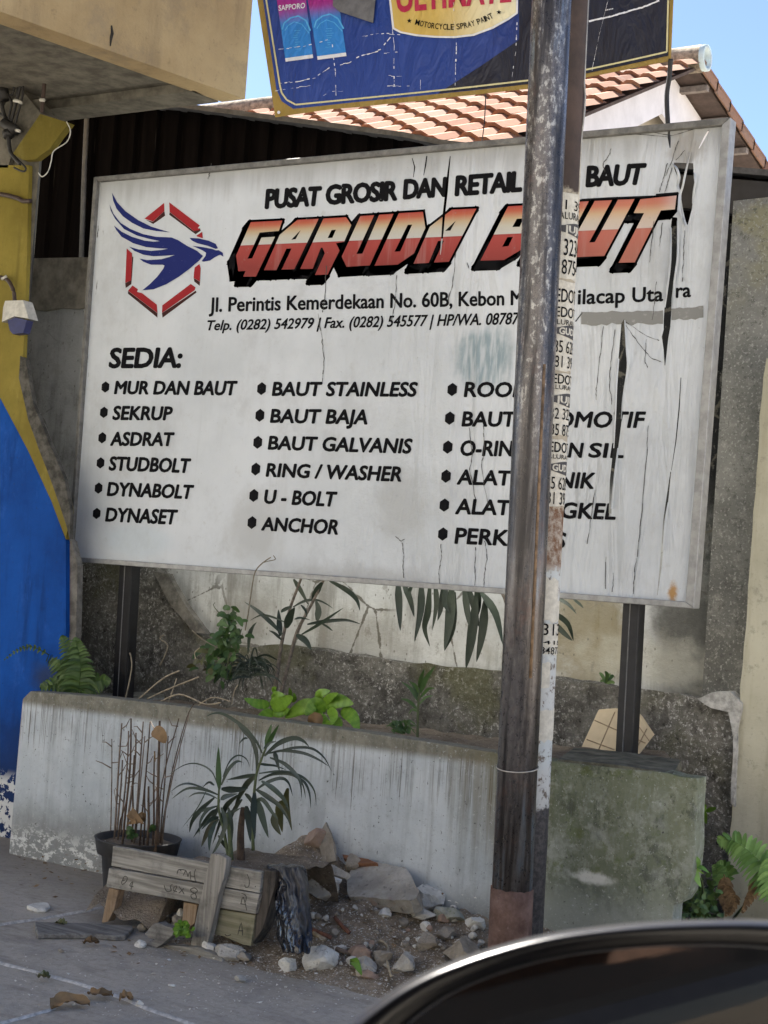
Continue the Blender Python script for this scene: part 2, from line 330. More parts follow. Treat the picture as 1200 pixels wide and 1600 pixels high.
right = [(xr, YF, .50), (xr+.006, YF, .42), (xr+.002, YF, .33), (xr-.004, YF, .29), (xr-.02, YF, .262), (xr-.045, YF, .25), (xr-.047, YF, -.02)]
outline = [(tq[0].x-.008, YF, -.02)]+[tuple(p) for p in tq]+right
m = MB(); m.prism(outline, (0, .075, 0)); o = m.build('front_wall', PLANT, pw)
bv = o.modifiers.new('bevel', 'BEVEL'); bv.width = .008; bv.segments = 2; bv.limit_method = 'ANGLE'
m = MB(); m.box((tq[0].x+.002, YF+.075, -.02), (tq[0].x+.11, YP-.01, .555)); m.build('end_wall', PLANT, pw)
PTOP = simple('mossy_cement_top', (.13, .125, .095), .95, 0, .5, 18, .6, .2, 0, .01)
rows = []
for j in range(15):
    y = YF+.074+(YP+.02-YF-.074)*j/14; r = []
    for i in range(97):
        xe = xr-.055-.30*(y-YF-.075)/.6; x = tq[0].x+.1+(xe-tq[0].x-.1)*i/96
        z = .535+.030*i/96+.018*noise.noise(Vector((x*7, y*7, 0)))+.012*noise.noise(Vector((x*23, y*23, 2)))
        if x > -2.0: z = .585+.01*noise.noise(Vector((x*9, y*9, 0)))
        r.append((x, y, z))
    rows.append(r)
m = MB(); m.grid(rows); e = [r[-1] for r in rows]; m.face([tuple(p) for p in e]+[(e[-1][0], e[-1][1], -.02), (e[0][0], e[0][1], -.02)])
o = m.build('planter_soil', SOIL, pw, True, fix=False)
m = MB(); q = [atY(870, 1189, YF), atY(1050, 1211, YF)]
m.prism([(q[0].x, YF+.004, .575), (q[1].x, YF+.004, .575), (q[1].x, YF+.004, q[1].z+.004), ((q[0].x+q[1].x)/2, YF+.004, q[1].z+.006), (q[0].x, YF+.004, q[0].z+.004)], (-.10, .34, 0)); m.build('cement_cap', PTOP, pw)

# ================================================================== BUILDING AT THE LEFT (canopy, column, painted wall)
def m_canopy():
    t = NT('ochre_render'); n = t.noise(1.6, 7, .65); f = t.noise(16, 7, .7); st = t.noise(10, 5, .6, (1, 1, .15))
    c = t.mix(t.ramp(n, .3, .7), (.34, .245, .125), (.47, .36, .20)); c = t.mix(t.ramp(st, .48, .7, 0, .6), c, (.23, .175, .105)); c = t.mix(t.ramp(t.noise(40, 6, .8), .56, .66, 0, .35), c, (.18, .14, .09)); c = t.mix(t.ramp(t.noise(3.5, 7, .75, (1, 1, 1), (5, 1, 2)), .52, .66, 0, .5), c, (.25, .20, .135))
    c = t.mix(t.ramp(f, .6, .8, 0, .45), c, (.20, .165, .11)); return t.out(c, .9, 0, f, .5, .012, .2)
def m_paint(name, a, b, peel, px0=None):
    t = NT(name); n = t.noise(3, 7, .65); f = t.noise(26, 6, .7); st = t.noise(16, 5, .6, (1, 1, .12))
    c = t.mix(t.ramp(n, .3, .7), a, b); c = t.mix(t.ramp(st, .5, .75, 0, .55), c, tuple(x*.4 for x in a)); c = t.mix(t.ramp(t.noise(60, 5, .75), .58, .68, 0, .45), c, tuple(x*.5+.02 for x in a)); c = t.mix(t.ramp(t.noise(8, 7, .75, (1, 1, .5), (3, 2, 1)), .54, .7, 0, .4), c, tuple(min(1, x*1.3+.03) for x in b))
    c = t.mix(t.ramp(f, .66, .74, 0, .6), c, tuple(x*.45 for x in a))
    if peel:
        c = t.mix(t.mul(t.ramp(t.add(t.z, t.mul(t.math('SUBTRACT', n, .5), .3)), .62, .05), .75), c, (.018, .025, .05))
        fl = t.mul(t.ramp(t.z, .26, .2), t.ramp(t.noise(21, 5, .65), .49, .52)); c = t.mix(fl, c, (.62, .63, .62))
        c = t.mix(t.mul(t.blob(atY(75, 1060, 4.25), .08, .05, .6, .6), .65), c, (.035, .04, .05))
    return t.out(c, .75, 0, t.add(f, st), .4, .006, .15)
CANOPY = m_canopy(); YEL = m_paint('yellow_paint', (.165, .128, .022), (.265, .21, .042), False); BLUE = m_paint('blue_paint', (.002, .046, .23), (.005, .080, .37), True)
GREYC = simple('grey_soffit_render', (.14, .128, .102), .95, 0, .35, 14, .5, .2, 0, .01)
YB = 4.25
lb = thing('shop_building', (-4.3, YB, 0), 'corner of a building with an ochre canopy, yellow column and blue painted wall', 'building')
A = atY(383, 155, 4.55); zc = A.z
dx = -.211
def ex(Y): return A.x+dx*(4.55-Y)
m = MB(); Y0 = 1.0                                          # canopy fascia, carried up and forward out of view to block the sun
m.prism([(ex(Y0), Y0, zc), (ex(4.55), 4.55, zc), (ex(4.55), 4.55, 5.9), (ex(Y0), Y0, 5.9)], (-.11, 0, 0)); m.build('fascia_shade_wall', CANOPY, lb)
m = MB(); m.prism([(ex(Y0)-.11, Y0, zc+.035), (ex(4.55)-.11, 4.545, zc+.035), (-9, 4.545, zc+.035), (-9, Y0, zc+.035)], (0, 0, .12)); m.build('canopy_soffit', GREYC, lb)
m = MB(); m.box((-9, 4.40, zc), (ex(4.5)-.115, 4.548, zc+.034)); m.build('canopy_beam', GREYC, lb)
m = MB(); m.box((-9, 4.40, zc+.156), (ex(4.4)-.112, 4.545, 5.9)); m.build('shade_box_rear', CANOPY, lb)  # unseen, closes the box added above the canopy to cast shade
m = MB(); m.box((-9, Y0, zc+.156), (ex(Y0)-.112, Y0+.15, 5.9)); m.build('shade_box_front', CANOPY, lb)  # unseen front of the added shade box
m = MB(); m.prism([(ex(Y0), Y0, 5.9), (ex(4.55), 4.55, 5.9), (-9, 4.55, 5.9), (-9, Y0, 5.9)], (0, 0, .15)); m.build('unseen_roof_slab', CANOPY, lb)  # unseen lid of the shade box, set high enough to stop the sun
dg = [(-300, 390), (0, 622), (43, 703), (80, 783), (103, 843)]
def P(l, Y): return [tuple(atY(x, y, Y)) for x, y in l]
edge = [(45, 258), (42, 400), (36, 560), (50, 633), (75, 692), (101, 752), (110, 800)]
m = MB(); m.prism([(atY(-300, 258, YB).x, YB, atY(-300, 258, YB).z)]+P(edge, YB)+P(dg[::-1], YB), (0, .02, 0)); m.build('yellow_wall', YEL, lb)
be = [(103, 846), (103, 980), (98, 1090), (85, 1330)]
q = P(dg[:-1], YB-.001); e2 = P(be, YB-.001)
m = MB(); m.prism(q+e2+[(e2[-1][0], YB-.001, -.02), (q[0][0], YB-.001, -.02)], (0, .02, 0)); m.build('blue_wall', BLUE, lb)
m = MB(); m.prism(P([(98, 830), (112, 846), (121, 884), (119, 980), (112, 1100), (90, 1100)], YB+.02), (0, .03, 0)); m.build('cement_strip', CEM, lb)
m = MB(); m.prism([(-4.287, YB+.022, 0), (-4.80, YW-.004, 0), (-9, YW-.004, 0), (-9, YB+.022, 0)], (0, 0, zc-.004)); m.build('hidden_sun_block', GREYC, lb)  # hidden wall, added to stop sun leaking in behind the column
m = MB(); m.prism(P([(-120, 60), (0, 100), (63, 176), (60, 190), (18, 242), (12, 262), (-120, 262)], YB), (0, .10, 0)); m.build('column_head', GREYC, lb)
m = MB(); m.prism(P([(63, 178), (108, 192), (92, 212), (78, 232), (55, 249), (36, 250), (20, 240)], YB-.03), (0, .03, 0)); m.build('yellow_bracket', m_paint('shaded_yellow_paint', (.12, .095, .015), (.19, .15, .03), False), lb)  # the yellow darkened in its colour for the shade under the canopy
rough_prism('broken_edge', simple('dark_cement', (.085, .08, .068), .95, 0, .5, 30, .6, .2, 0, .01), [(31, 556), (39, 560), (52, 632), (76, 690), (101, 750), (110, 800), (109, 842), (104, 820), (84, 762), (67, 718), (44, 655), (29, 590)], YB-.006, .02, .003, lb, .03)
CRK = simple('crack_dark', (.03, .026, .02), .95)
m = MB(); pp = [ (174, 40), (175, 52), (173, 60), (172, 72)]
fa = Vector((math.cos(math.atan(.211)), -math.sin(math.atan(.211)), 0))
def onfascia(x, y):
    d = ray(x, y); n = Vector((1, dx*1.0, 0)); p0 = Vector((ex(4.55), 4.55, 0)); return EYEP+d*((p0-EYEP).dot(n)/d.dot(n))
c = [onfascia(x, y) for x, y in pp]; nn = Vector((1, dx, 0)).normalized()
m.tube([p+nn*.001 for p in c], [.003, .006, .005, .002], 6); m.build('wall_crack', CRK, lb)
# cables and sockets on the column
BLK = simple('black_cable', (.02, .018, .016), .6, 0, .2, 50, 0); BRN = simple('brown_cable', (.05, .03, .022), .6, 0, .2, 50, 0); WHP = simple('grey_white_plastic', (.52, .50, .44), .55, 0, .2, 40, .1); BLP = simple('blue_plastic', (.02, .025, .11), .5, 0, .2, 40, .1)
def cable(name, px, r, mat, label, Y=YB-.015, parent=None):
    m = MB(); pts = smooth_path([atY(p[0], p[1], p[2] if len(p) > 2 else Y) for p in px], 5); m.tube(pts, r, 7)
    o = m.build(name, mat, parent, True, tuple(pts[0]) if parent is None else None)
    if label: tag(o, label, 'cable')
    return o
cw = thing('cable_bundle', tuple(atY(10, 190, YB)), 'tangle of black cables clipped to the grey column below the canopy', 'cable')
cable('cable', [(-20, 38), (5, 42), (28, 48), (34, 58), (26, 82), (14, 110), (4, 136), (6, 160), (2, 170)], .007, BLK, None, YB-.02, cw)
cable('cable', [(28, 52), (28, 90), (34, 120), (30, 142), (26, 158), (20, 180), (14, 200)], .006, BLK, None, YB-.025, cw)
cable('cable', [(2, 160), (6, 178), (12, 196), (13, 215), (16, 236), (24, 248), (32, 256)], .008, BLK, None, YB-.03, cw)
cable('cable', [(-5, 105), (12, 102), (24, 116), (28, 128), (26, 150)], .005, BLK, None, YB-.02, cw)
m = MB(); pass
for a_, b_, r_ in (((2, 132), (6, 156), .024), ((6, 192), (26, 204), .020), ((12, 205), (14, 214), .022)):
    m = MB(); m.tube(P([a_, b_], YB-.033), r_, 8); m.build('connector', BLK, cw, True)
for c_ in ([(22, 157), (28, 158), (34, 161)], [(63, 156), (69, 156.5)], [(24, 203), (31, 205)]):
    m = MB(); m.tube(P(c_, YB-.037), .007, 6); m.build('cable_clip', WHP, cw, True)
cable('conduit', [(34, 102), (48, 97), (60, 95), (68, 102), (70, 120), (67, 155), (65, 176)], .008, BRN, 'brown conduit bent down the grey soffit to the yellow bracket', YB-.02)
cable('cable', [(-10, 302), (10, 305), (28, 310), (36, 314), (48, 314)], .009, BRN, 'short brown cable tied across the yellow column', YB-.02)
cable('wire', [(104, 190), (110, 205), (104, 222), (84, 236), (80, 252), (75, 268), (66, 276), (60, 270)], .0022, WHP, 'thin white wire dangling from the yellow bracket', YB-.035)
sk = thing('socket', tuple(atY(20, 485, YB)), 'white and blue industrial socket hanging on the yellow wall', 'socket')
m = MB(); m.prism(P([(8, 470), (36, 469), (45, 498), (22, 494), (3, 503), (5, 480)], YB-.06), (0, .05, 0)); m.build('housing', WHP, sk)
m = MB(); m.prism(P([(12, 501), (24, 496), (42, 500), (36, 520), (20, 522), (15, 516)], YB-.05), (0, .035, 0)); m.build('plug', BLP, sk)
cable('cable', [(-8, 433), (5, 434), (14, 440), (21, 454), (23, 470)], .008, BRN, None, YB-.03, sk)
for px_, r_ in (([(-10, 60), (12, 66), (22, 80), (16, 102), (2, 112), (-8, 112)], .004), ([(0, 122), (14, 118), (22, 128), (20, 146), (8, 150)], .004), ([(30, 58), (36, 84), (30, 112), (36, 140), (30, 170), (22, 198)], .0045), ([(-6, 176), (8, 182), (18, 198)], .006), ([(16, 236), (28, 250), (40, 262), (36, 268), (22, 262)], .004), ([(-6, 78), (10, 92), (6, 118), (12, 140)], .003), ([(8, 140), (18, 160), (14, 186), (24, 206)], .005)):
    cable('cable', px_, r_, BLK, None, YB-.028, cw)
m = MB(); m.tube(P([(3, 436), (10, 432)], YB-.035), .006, 6); m.build('cable_clip', WHP, sk, True)

# ================================================================== DARK CORRUGATED SHED BEHIND THE WALL
YS = 5.4
def m_black():
    t = NT('dark_corrugated_metal'); f = t.noise(20, 6, .7, (1, 1, .1)); c = t.mix(t.ramp(f, .35, .7), (.0015, .0012, .0014), (.005, .004, .0042))
    c = t.mix(t.ramp(t.noise(60, 3, .6, (1, 1, .03)), .66, .75, 0, .35), c, (.05, .045, .043)); return t.out(c, .9, 0, f, .2, .004, .03)
DARKM = m_black()
sh = thing('metal_shed', (-3.2, YS, 0), 'dark corrugated metal shed wall with sloping roof edge behind the signboard', 'shed')
te = [atY(x, y, YS) for x, y in [(-200, 150), (150, 158), (290, 166), (640, 212), (700, 224), (830, 240), (1060, 259), (1320, 281)]]
def ztop(x):
    for a, b in zip(te, te[1:]):
        if a.x <= x <= b.x: return a.z+(b.z-a.z)*(x-a.x)/(b.x-a.x)
    return te[0].z if x < te[0].x else te[-1].z
rows0, rows1 = [], []; x = te[0].x; k = 0
while x < te[-1].x:
    for dxx, dy in ((0, 0), (.035, 0), (.045, .022), (.075, .022), (.085, 0)):
        rows0.append((x+dxx, YS+dy, 0)); rows1.append((x+dxx, YS+dy, ztop(x+dxx)-.012))
    x += .085+.045
m = MB(); m.grid([rows0, rows1]); m.build('corrugated_panel', DARKM, sh)
m = MB(); m.box((te[0].x, YS+.03, 0), (te[-1].x, YS+.06, 2.3)); m.build('backing_sheet', DARKM, sh)
EDGE = simple('grey_roof_edge', (.06, .06, .065), .7, 0, .4, 25, .2)
m = MB()
for a, b in zip(te, te[1:]):
    m.prism([(a.x, YS-.06, a.z), (b.x, YS-.06, b.z), (b.x, YS-.06, b.z-.022), (a.x, YS-.06, a.z-.022)], (0, .5, 0))
m.build('roof_edge', EDGE, sh)
a = atY(1020, 262, YS-.04); b = atY(1330, 288, YS-.04); m = MB()
m.prism([(a.x, YS-.055, a.z-.02), (b.x, YS-.055, b.z-.02), (b.x, YS-.055, b.z-.155), (a.x, YS-.055, a.z-.14)], (0, .05, 0)); m.build('gutter', simple('dark_gutter', (.012, .012, .015), .6, 0, .5, 12, .2), sh)
m = MB(); m.tube([atY(136, 178, YS-.03), atY(132, 260, YS-.03), atY(127, 410, YS-.03)], .012, 8); m.build('downpipe', simple('dull_pipe', (.085, .085, .088), .6), sh, True)

# ================================================================== TILED HOUSE
YR = 9.0; RP = atY(1098, 100, YR); XG = RP.x
fe = atX(820, 215, XG); ptf = math.atan2(RP.z-fe.z, RP.y-fe.y)
bp_ = atX(1196, 258, XG); ptb = math.atan2(RP.z-bp_.z, bp_.y-RP.y)
def m_tile():
    t = NT('terracotta_tile'); n = t.noise(7, 6, .7); f = t.noise(45, 5, .7)
    c = t.cr(t.attr(), [(0, (.15, .070, .045)), (.35, (.25, .125, .080)), (.7, (.28, .165, .115)), (1, (.25, .185, .15))])
    c = t.mix(t.ramp(n, .55, .75, 0, .75), c, (.22, .19, .17)); c = t.mix(t.ramp(f, .56, .68, 0, .7), c, (.12, .10, .085)); c = t.mix(t.ramp(t.noise(16, 6, .75), .52, .64, 0, .55), c, (.16, .13, .11))
    return t.out(c, .9, 0, f, .3, .006, .2)
TILE = m_tile(); WHITEW = simple('white_fascia_paint', (.72, .71, .74), .8, 0, .08, 6, .2, .3); GABLE = simple('beige_gable_render', (.42, .39, .33), .9, 0, .15, 8, .3)
hs = thing('tiled_house', (XG-2.5, YR-2, 0), 'house with an orange clay tile roof and white gable boards behind the shed', 'house')
rnd = random.Random(3)
def slope_pt(x, s, up, sign, pit):            # s metres down the slope from the ridge, up = height off it
    return Vector((x, YR+sign*(math.cos(pit)*s+math.sin(pit)*up), RP.z-math.sin(pit)*s+math.cos(pit)*up))
def tiles(sign, pit, slen, x0, x1, mb):
    cw, cl = .215, .265; nx = int((x1-x0)/cw); nr = int(slen/cl)
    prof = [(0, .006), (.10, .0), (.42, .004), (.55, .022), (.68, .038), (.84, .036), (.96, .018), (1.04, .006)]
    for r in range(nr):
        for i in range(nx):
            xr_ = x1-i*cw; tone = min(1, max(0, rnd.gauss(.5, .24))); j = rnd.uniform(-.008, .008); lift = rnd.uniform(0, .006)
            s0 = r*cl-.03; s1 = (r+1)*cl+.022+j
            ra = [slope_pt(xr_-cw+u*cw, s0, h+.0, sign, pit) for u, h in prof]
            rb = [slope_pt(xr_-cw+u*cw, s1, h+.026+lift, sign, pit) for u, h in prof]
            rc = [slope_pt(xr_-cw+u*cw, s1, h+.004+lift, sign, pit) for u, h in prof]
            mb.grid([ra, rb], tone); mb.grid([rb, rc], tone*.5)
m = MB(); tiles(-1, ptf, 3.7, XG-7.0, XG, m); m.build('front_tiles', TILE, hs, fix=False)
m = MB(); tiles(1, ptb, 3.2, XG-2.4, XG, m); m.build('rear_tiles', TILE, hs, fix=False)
UND = simple('dark_roof_underside', (.085, .06, .05), .9, 0, .3, 12, .2)
m = MB()
for sg, pit, sl, xl in ((-1, ptf, 3.65, 6.9), (1, ptb, 3.15, 6.9)):
    q = [slope_pt(XG-.03, .02, -.012, sg, pit), slope_pt(XG-.03, sl, -.012, sg, pit), slope_pt(XG-xl, sl, -.012, sg, pit), slope_pt(XG-xl, .02, -.012, sg, pit)]
    m.prism(q, (0, 0, -.02))
m.build('roof_deck', UND, hs)
m = MB()                                      # tile edge seen from the gable end, rear verge
for r in range(11):
    a = slope_pt(XG+.006, r*.265, .035, 1, ptb); b = slope_pt(XG+.006, (r+1)*.265+.02, .048, 1, ptb)
    c = slope_pt(XG+.006, (r+1)*.265+.02, -.035, 1, ptb); d = slope_pt(XG+.006, r*.265, -.045, 1, ptb)
    m.prism([a, b, c, d], (-.012, 0, 0), rnd.random())
m.build('verge_tiles', TILE, hs)
BATT = simple('weathered_batten', (.22, .19, .17), .9)
for r in range(8):
    a = slope_pt(XG-.02, .18+r*.42, -.035, 1, ptb); m = MB(); m.box((a.x-.30, a.y-.02, a.z-.045), (a.x, a.y+.025, a.z-.008)); m.build('rafter_end', BATT, hs)
XF = XG-.20                                   # white barge boards and the gable wall
def gp(s, dn, sg, pit, X): p = slope_pt(X, s, 0, sg, pit); return Vector((X, p.y, p.z-dn))
m = MB(); top0 = Vector((XF, YR, RP.z-.045))
m.prism([top0, gp(3.5, .045, -1, ptf, XF), gp(3.5, .33, -1, ptf, XF), Vector((XF, YR-.12, RP.z-.33))], (-.03, 0, 0)); 
m.prism([top0+Vector((0, .002, 0)), gp(3.0, .045, 1, ptb, XF), gp(3.0, .31, 1, ptb, XF), Vector((XF, YR-.117, RP.z-.33))], (-.031, 0, 0)); m.build('barge_board', WHITEW, hs)
XW_ = XG-.34; m = MB()
m.prism([Vector((XW_, YR, RP.z-.06)), gp(3.3, .06, 1, ptb, XW_), Vector((XW_, YR+3.2, 0)), Vector((XW_, YR-3.0, 0)), gp(3.2, .06, -1, ptf, XW_)], (-.15, 0, 0)); m.build('gable_wall', GABLE, hs)
m = MB(); m.box((XG-7.0, YR-3.0, 0), (XW_-.16, YR-2.85, RP.z-1.45)); m.build('front_wall', WHITEW, hs)
m = MB(); rc = Vector((XG+.05, YR, RP.z+.035)); seg = 20
rows = [[Vector((xx, rc.y+math.cos(a)*rr, rc.z+math.sin(a)*rr)) for a in [2*math.pi*k/seg for k in range(seg)]] for xx, rr in ((XG+.0, .085), (XG-.5, .078), (XG-.5, .09), (XG-7, .085))]
m.grid(rows, .5, True); m.build('ridge_tiles', simple('mottled_ridge_cement', (.27, .23, .18), .9, 0, .5, 25, .6, .2, 0, .012), hs, True)
m = MB(); rows = [[Vector((xx, rc.y+math.cos(a)*rr, rc.z+math.sin(a)*rr)) for a in [2*math.pi*k/seg for k in range(seg)]] for xx, rr in ((XG-.05, .02), (XG+.0, .055), (XG+.03, .062), (XG+.03, .082), (XG-.03, .082))]
m.grid(rows, .5, True); m.build('ridge_end_pipe', simple('pale_blue_pipe', (.50, .60, .62), .6, 0, .15, 20, .1), hs, True)

# ================================================================== SIGNBOARD
from mathutils.geometry import tessellate_polygon
YG = 4.38; VY = YG+.012                       # frame front plane, vinyl plane
SC = [(148, 277), (1143, 184), (1085, 951), (107, 877)]
TEARS = []                                    # torn-open slits, as convex pixel quads
def slit(left, right):
    for i in range(len(left)-1): TEARS.append([left[i], right[i], right[i+1], left[i+1]])
def vslit(c):                                 # (x, y, width)
    slit([(x-w/2, y) for x, y, w in c], [(x+w/2, y) for x, y, w in c])
vslit([(703.5, 244, 1.2), (700.5, 270, 3), (697.5, 301, 4), (693.5, 336, 4), (691.5, 364, 3), (688, 398, 1)])
vslit([(667, 243, 1.6), (665, 258, 2.2), (662, 274, .8)])
vslit([(644, 247, 1.), (648, 261, 2.), (646, 277, .8)])
slit([(1053, 254), (1053, 262), (1059, 277), (1057, 291), (1064, 297), (1064, 307), (1067, 327), (1071.5, 346)],
     [(1083, 255), (1083.5, 262), (1084, 277), (1085.5, 290), (1085, 297), (1083.5, 307), (1081, 327), (1074.5, 352)])
slit([(1050, 339), (1048, 357), (1048, 400), (1043, 445), (1039, 470), (1037, 500), (1037, 515), (1034, 526), (1037, 547), (1038.4, 571)],
     [(1058, 340), (1059.5, 357), (1057.5, 400), (1053, 437), (1049.5, 466), (1048.5, 497), (1047.5, 510), (1044, 530), (1041.5, 553), (1039.4, 571)])
slit([(971, 505), (967, 554), (963.5, 586), (961, 624), (961, 659), (958, 702), (953, 750), (951, 802)],
     [(975.5, 498), (978, 543), (980, 575), (973.5, 622), (971, 660), (965.5, 704), (959, 751), (955.4, 803)])
vslit([(1048, 737, 1.2), (1043, 778, 3.4), (1038, 813, 3.6), (1035, 855, 3.6), (1032, 888, 3), (1027, 930, .8)])
vslit([(1045, 201, 3), (1045.5, 215, 5), (1047, 231, 1.2)])
vslit([(1107, 204, 2.2), (1101, 215, 3), (1092, 232, 1)])
vslit([(1064, 590, 1.1), (1061, 640, 1.8), (1056, 690, 1.6), (1049, 735, .6)])
TB = [(min(p[0] for p in q), max(p[0] for p in q), min(p[1] for p in q), max(p[1] for p in q)) for q in TEARS]
def _cut(poly, a, b, keep_left):              # half-plane clip against the directed edge a-b
    out = []; n = len(poly)
    def sd(p): return ((b[0]-a[0])*(p[1]-a[1])-(b[1]-a[1])*(p[0]-a[0]))*(1 if keep_left else -1)
    for i in range(n):
        p, q = poly[i], poly[(i+1) % n]; sp, sq = sd(p), sd(q)
        if sp >= 0: out.append(p)
        if sp*sq < 0:
            t = sp/(sp-sq); out.append((p[0]+(q[0]-p[0])*t, p[1]+(q[1]-p[1])*t))
    return out
def area(p): return sum(p[i][0]*p[(i+1) % len(p)][1]-p[(i+1) % len(p)][0]*p[i][1] for i in range(len(p)))/2
def minus(poly, q):
    if area(q) < 0: q = q[::-1]
    res, cur = [], poly
    for i in range(len(q)):
        a, b = q[i], q[(i+1) % len(q)]
        o = _cut(cur, a, b, False)
        if len(o) > 2 and abs(area(o)) > 1e-3: res.append(o)
        cur = _cut(cur, a, b, True)
        if len(cur) < 3: break
    return res
def torn(polys):
    out = polys; gx = [k[0] for p in polys for k in p]; gy = [k[1] for p in polys for k in p]; G0, G1, G2, G3 = min(gx), max(gx), min(gy), max(gy)
    for q, (x0, x1, y0, y1) in zip(TEARS, TB):
        if G0 > x1 or G1 < x0 or G2 > y1 or G3 < y0: continue
        nx = []
        for p in out:
            xs = [k[0] for k in p]; ys = [k[1] for k in p]
            if max(xs) < x0 or min(xs) > x1 or max(ys) < y0 or min(ys) > y1: nx.append(p)
            else: nx += minus(p, q)
        out = nx
    return out
def flat(name, polys, Y, mat, parent, tear=True, tones=None):
    m = MB()
    for p in (torn(polys) if tear else polys): m.face([atY(x, y, Y) for x, y in p])
    for i, f in enumerate(m.f): m.f[i] = f
    return m.build(name, mat, parent, fix=False)
def tri(poly, holes=()):
    loops = [poly]+list(holes); fl = [p for l in loops for p in l]
    return [[fl[i] for i in t] for t in tessellate_polygon([[Vector((x, y, 0)) for x, y in l] for l in loops])]
_fc = {}
def glyphs(s, bold=.0, space=1.0):
    k = (s, bold, space)
    if k not in _fc:
        cu = bpy.data.curves.new('t', 'FONT'); cu.body = s; cu.offset = bold; cu.resolution_u = 3; cu.space_character = space
        o = bpy.data.objects.new('t', cu); COL.objects.link(o); dg = bpy.context.evaluated_depsgraph_get()
        me = bpy.data.meshes.new_from_object(o.evaluated_get(dg)); me.calc_loop_triangles()
        v = [(p.co.x, p.co.y) for p in me.vertices]; t = [tuple(q.vertices) for q in me.loop_triangles]
        bpy.data.objects.remove(o); bpy.data.curves.remove(cu); bpy.data.meshes.remove(me)
        _fc[k] = (v, t)
    return _fc[k]
def caph(bold): return max(p[1] for p in glyphs('H', bold)[0]), min(p[1] for p in glyphs('H', bold)[0])
def textpolys(s, tl, tr, br, bl, bold=.0, space=1.0):
    v, t = glyphs(s, bold, space); x0 = min(p[0] for p in v); x1 = max(p[0] for p in v); h1, h0 = caph(bold)
    def mp(p):
        u = (p[0]-x0)/(x1-x0); w = (p[1]-h0)/(h1-h0)
        a = (bl[0]+(br[0]-bl[0])*u, bl[1]+(br[1]-bl[1])*u); b = (tl[0]+(tr[0]-tl[0])*u, tl[1]+(tr[1]-tl[1])*u)
        return (a[0]+(b[0]-a[0])*w, a[1]+(b[1]-a[1])*w)
    q = [mp(p) for p in v]; return [[q[i] for i in f] for f in t]

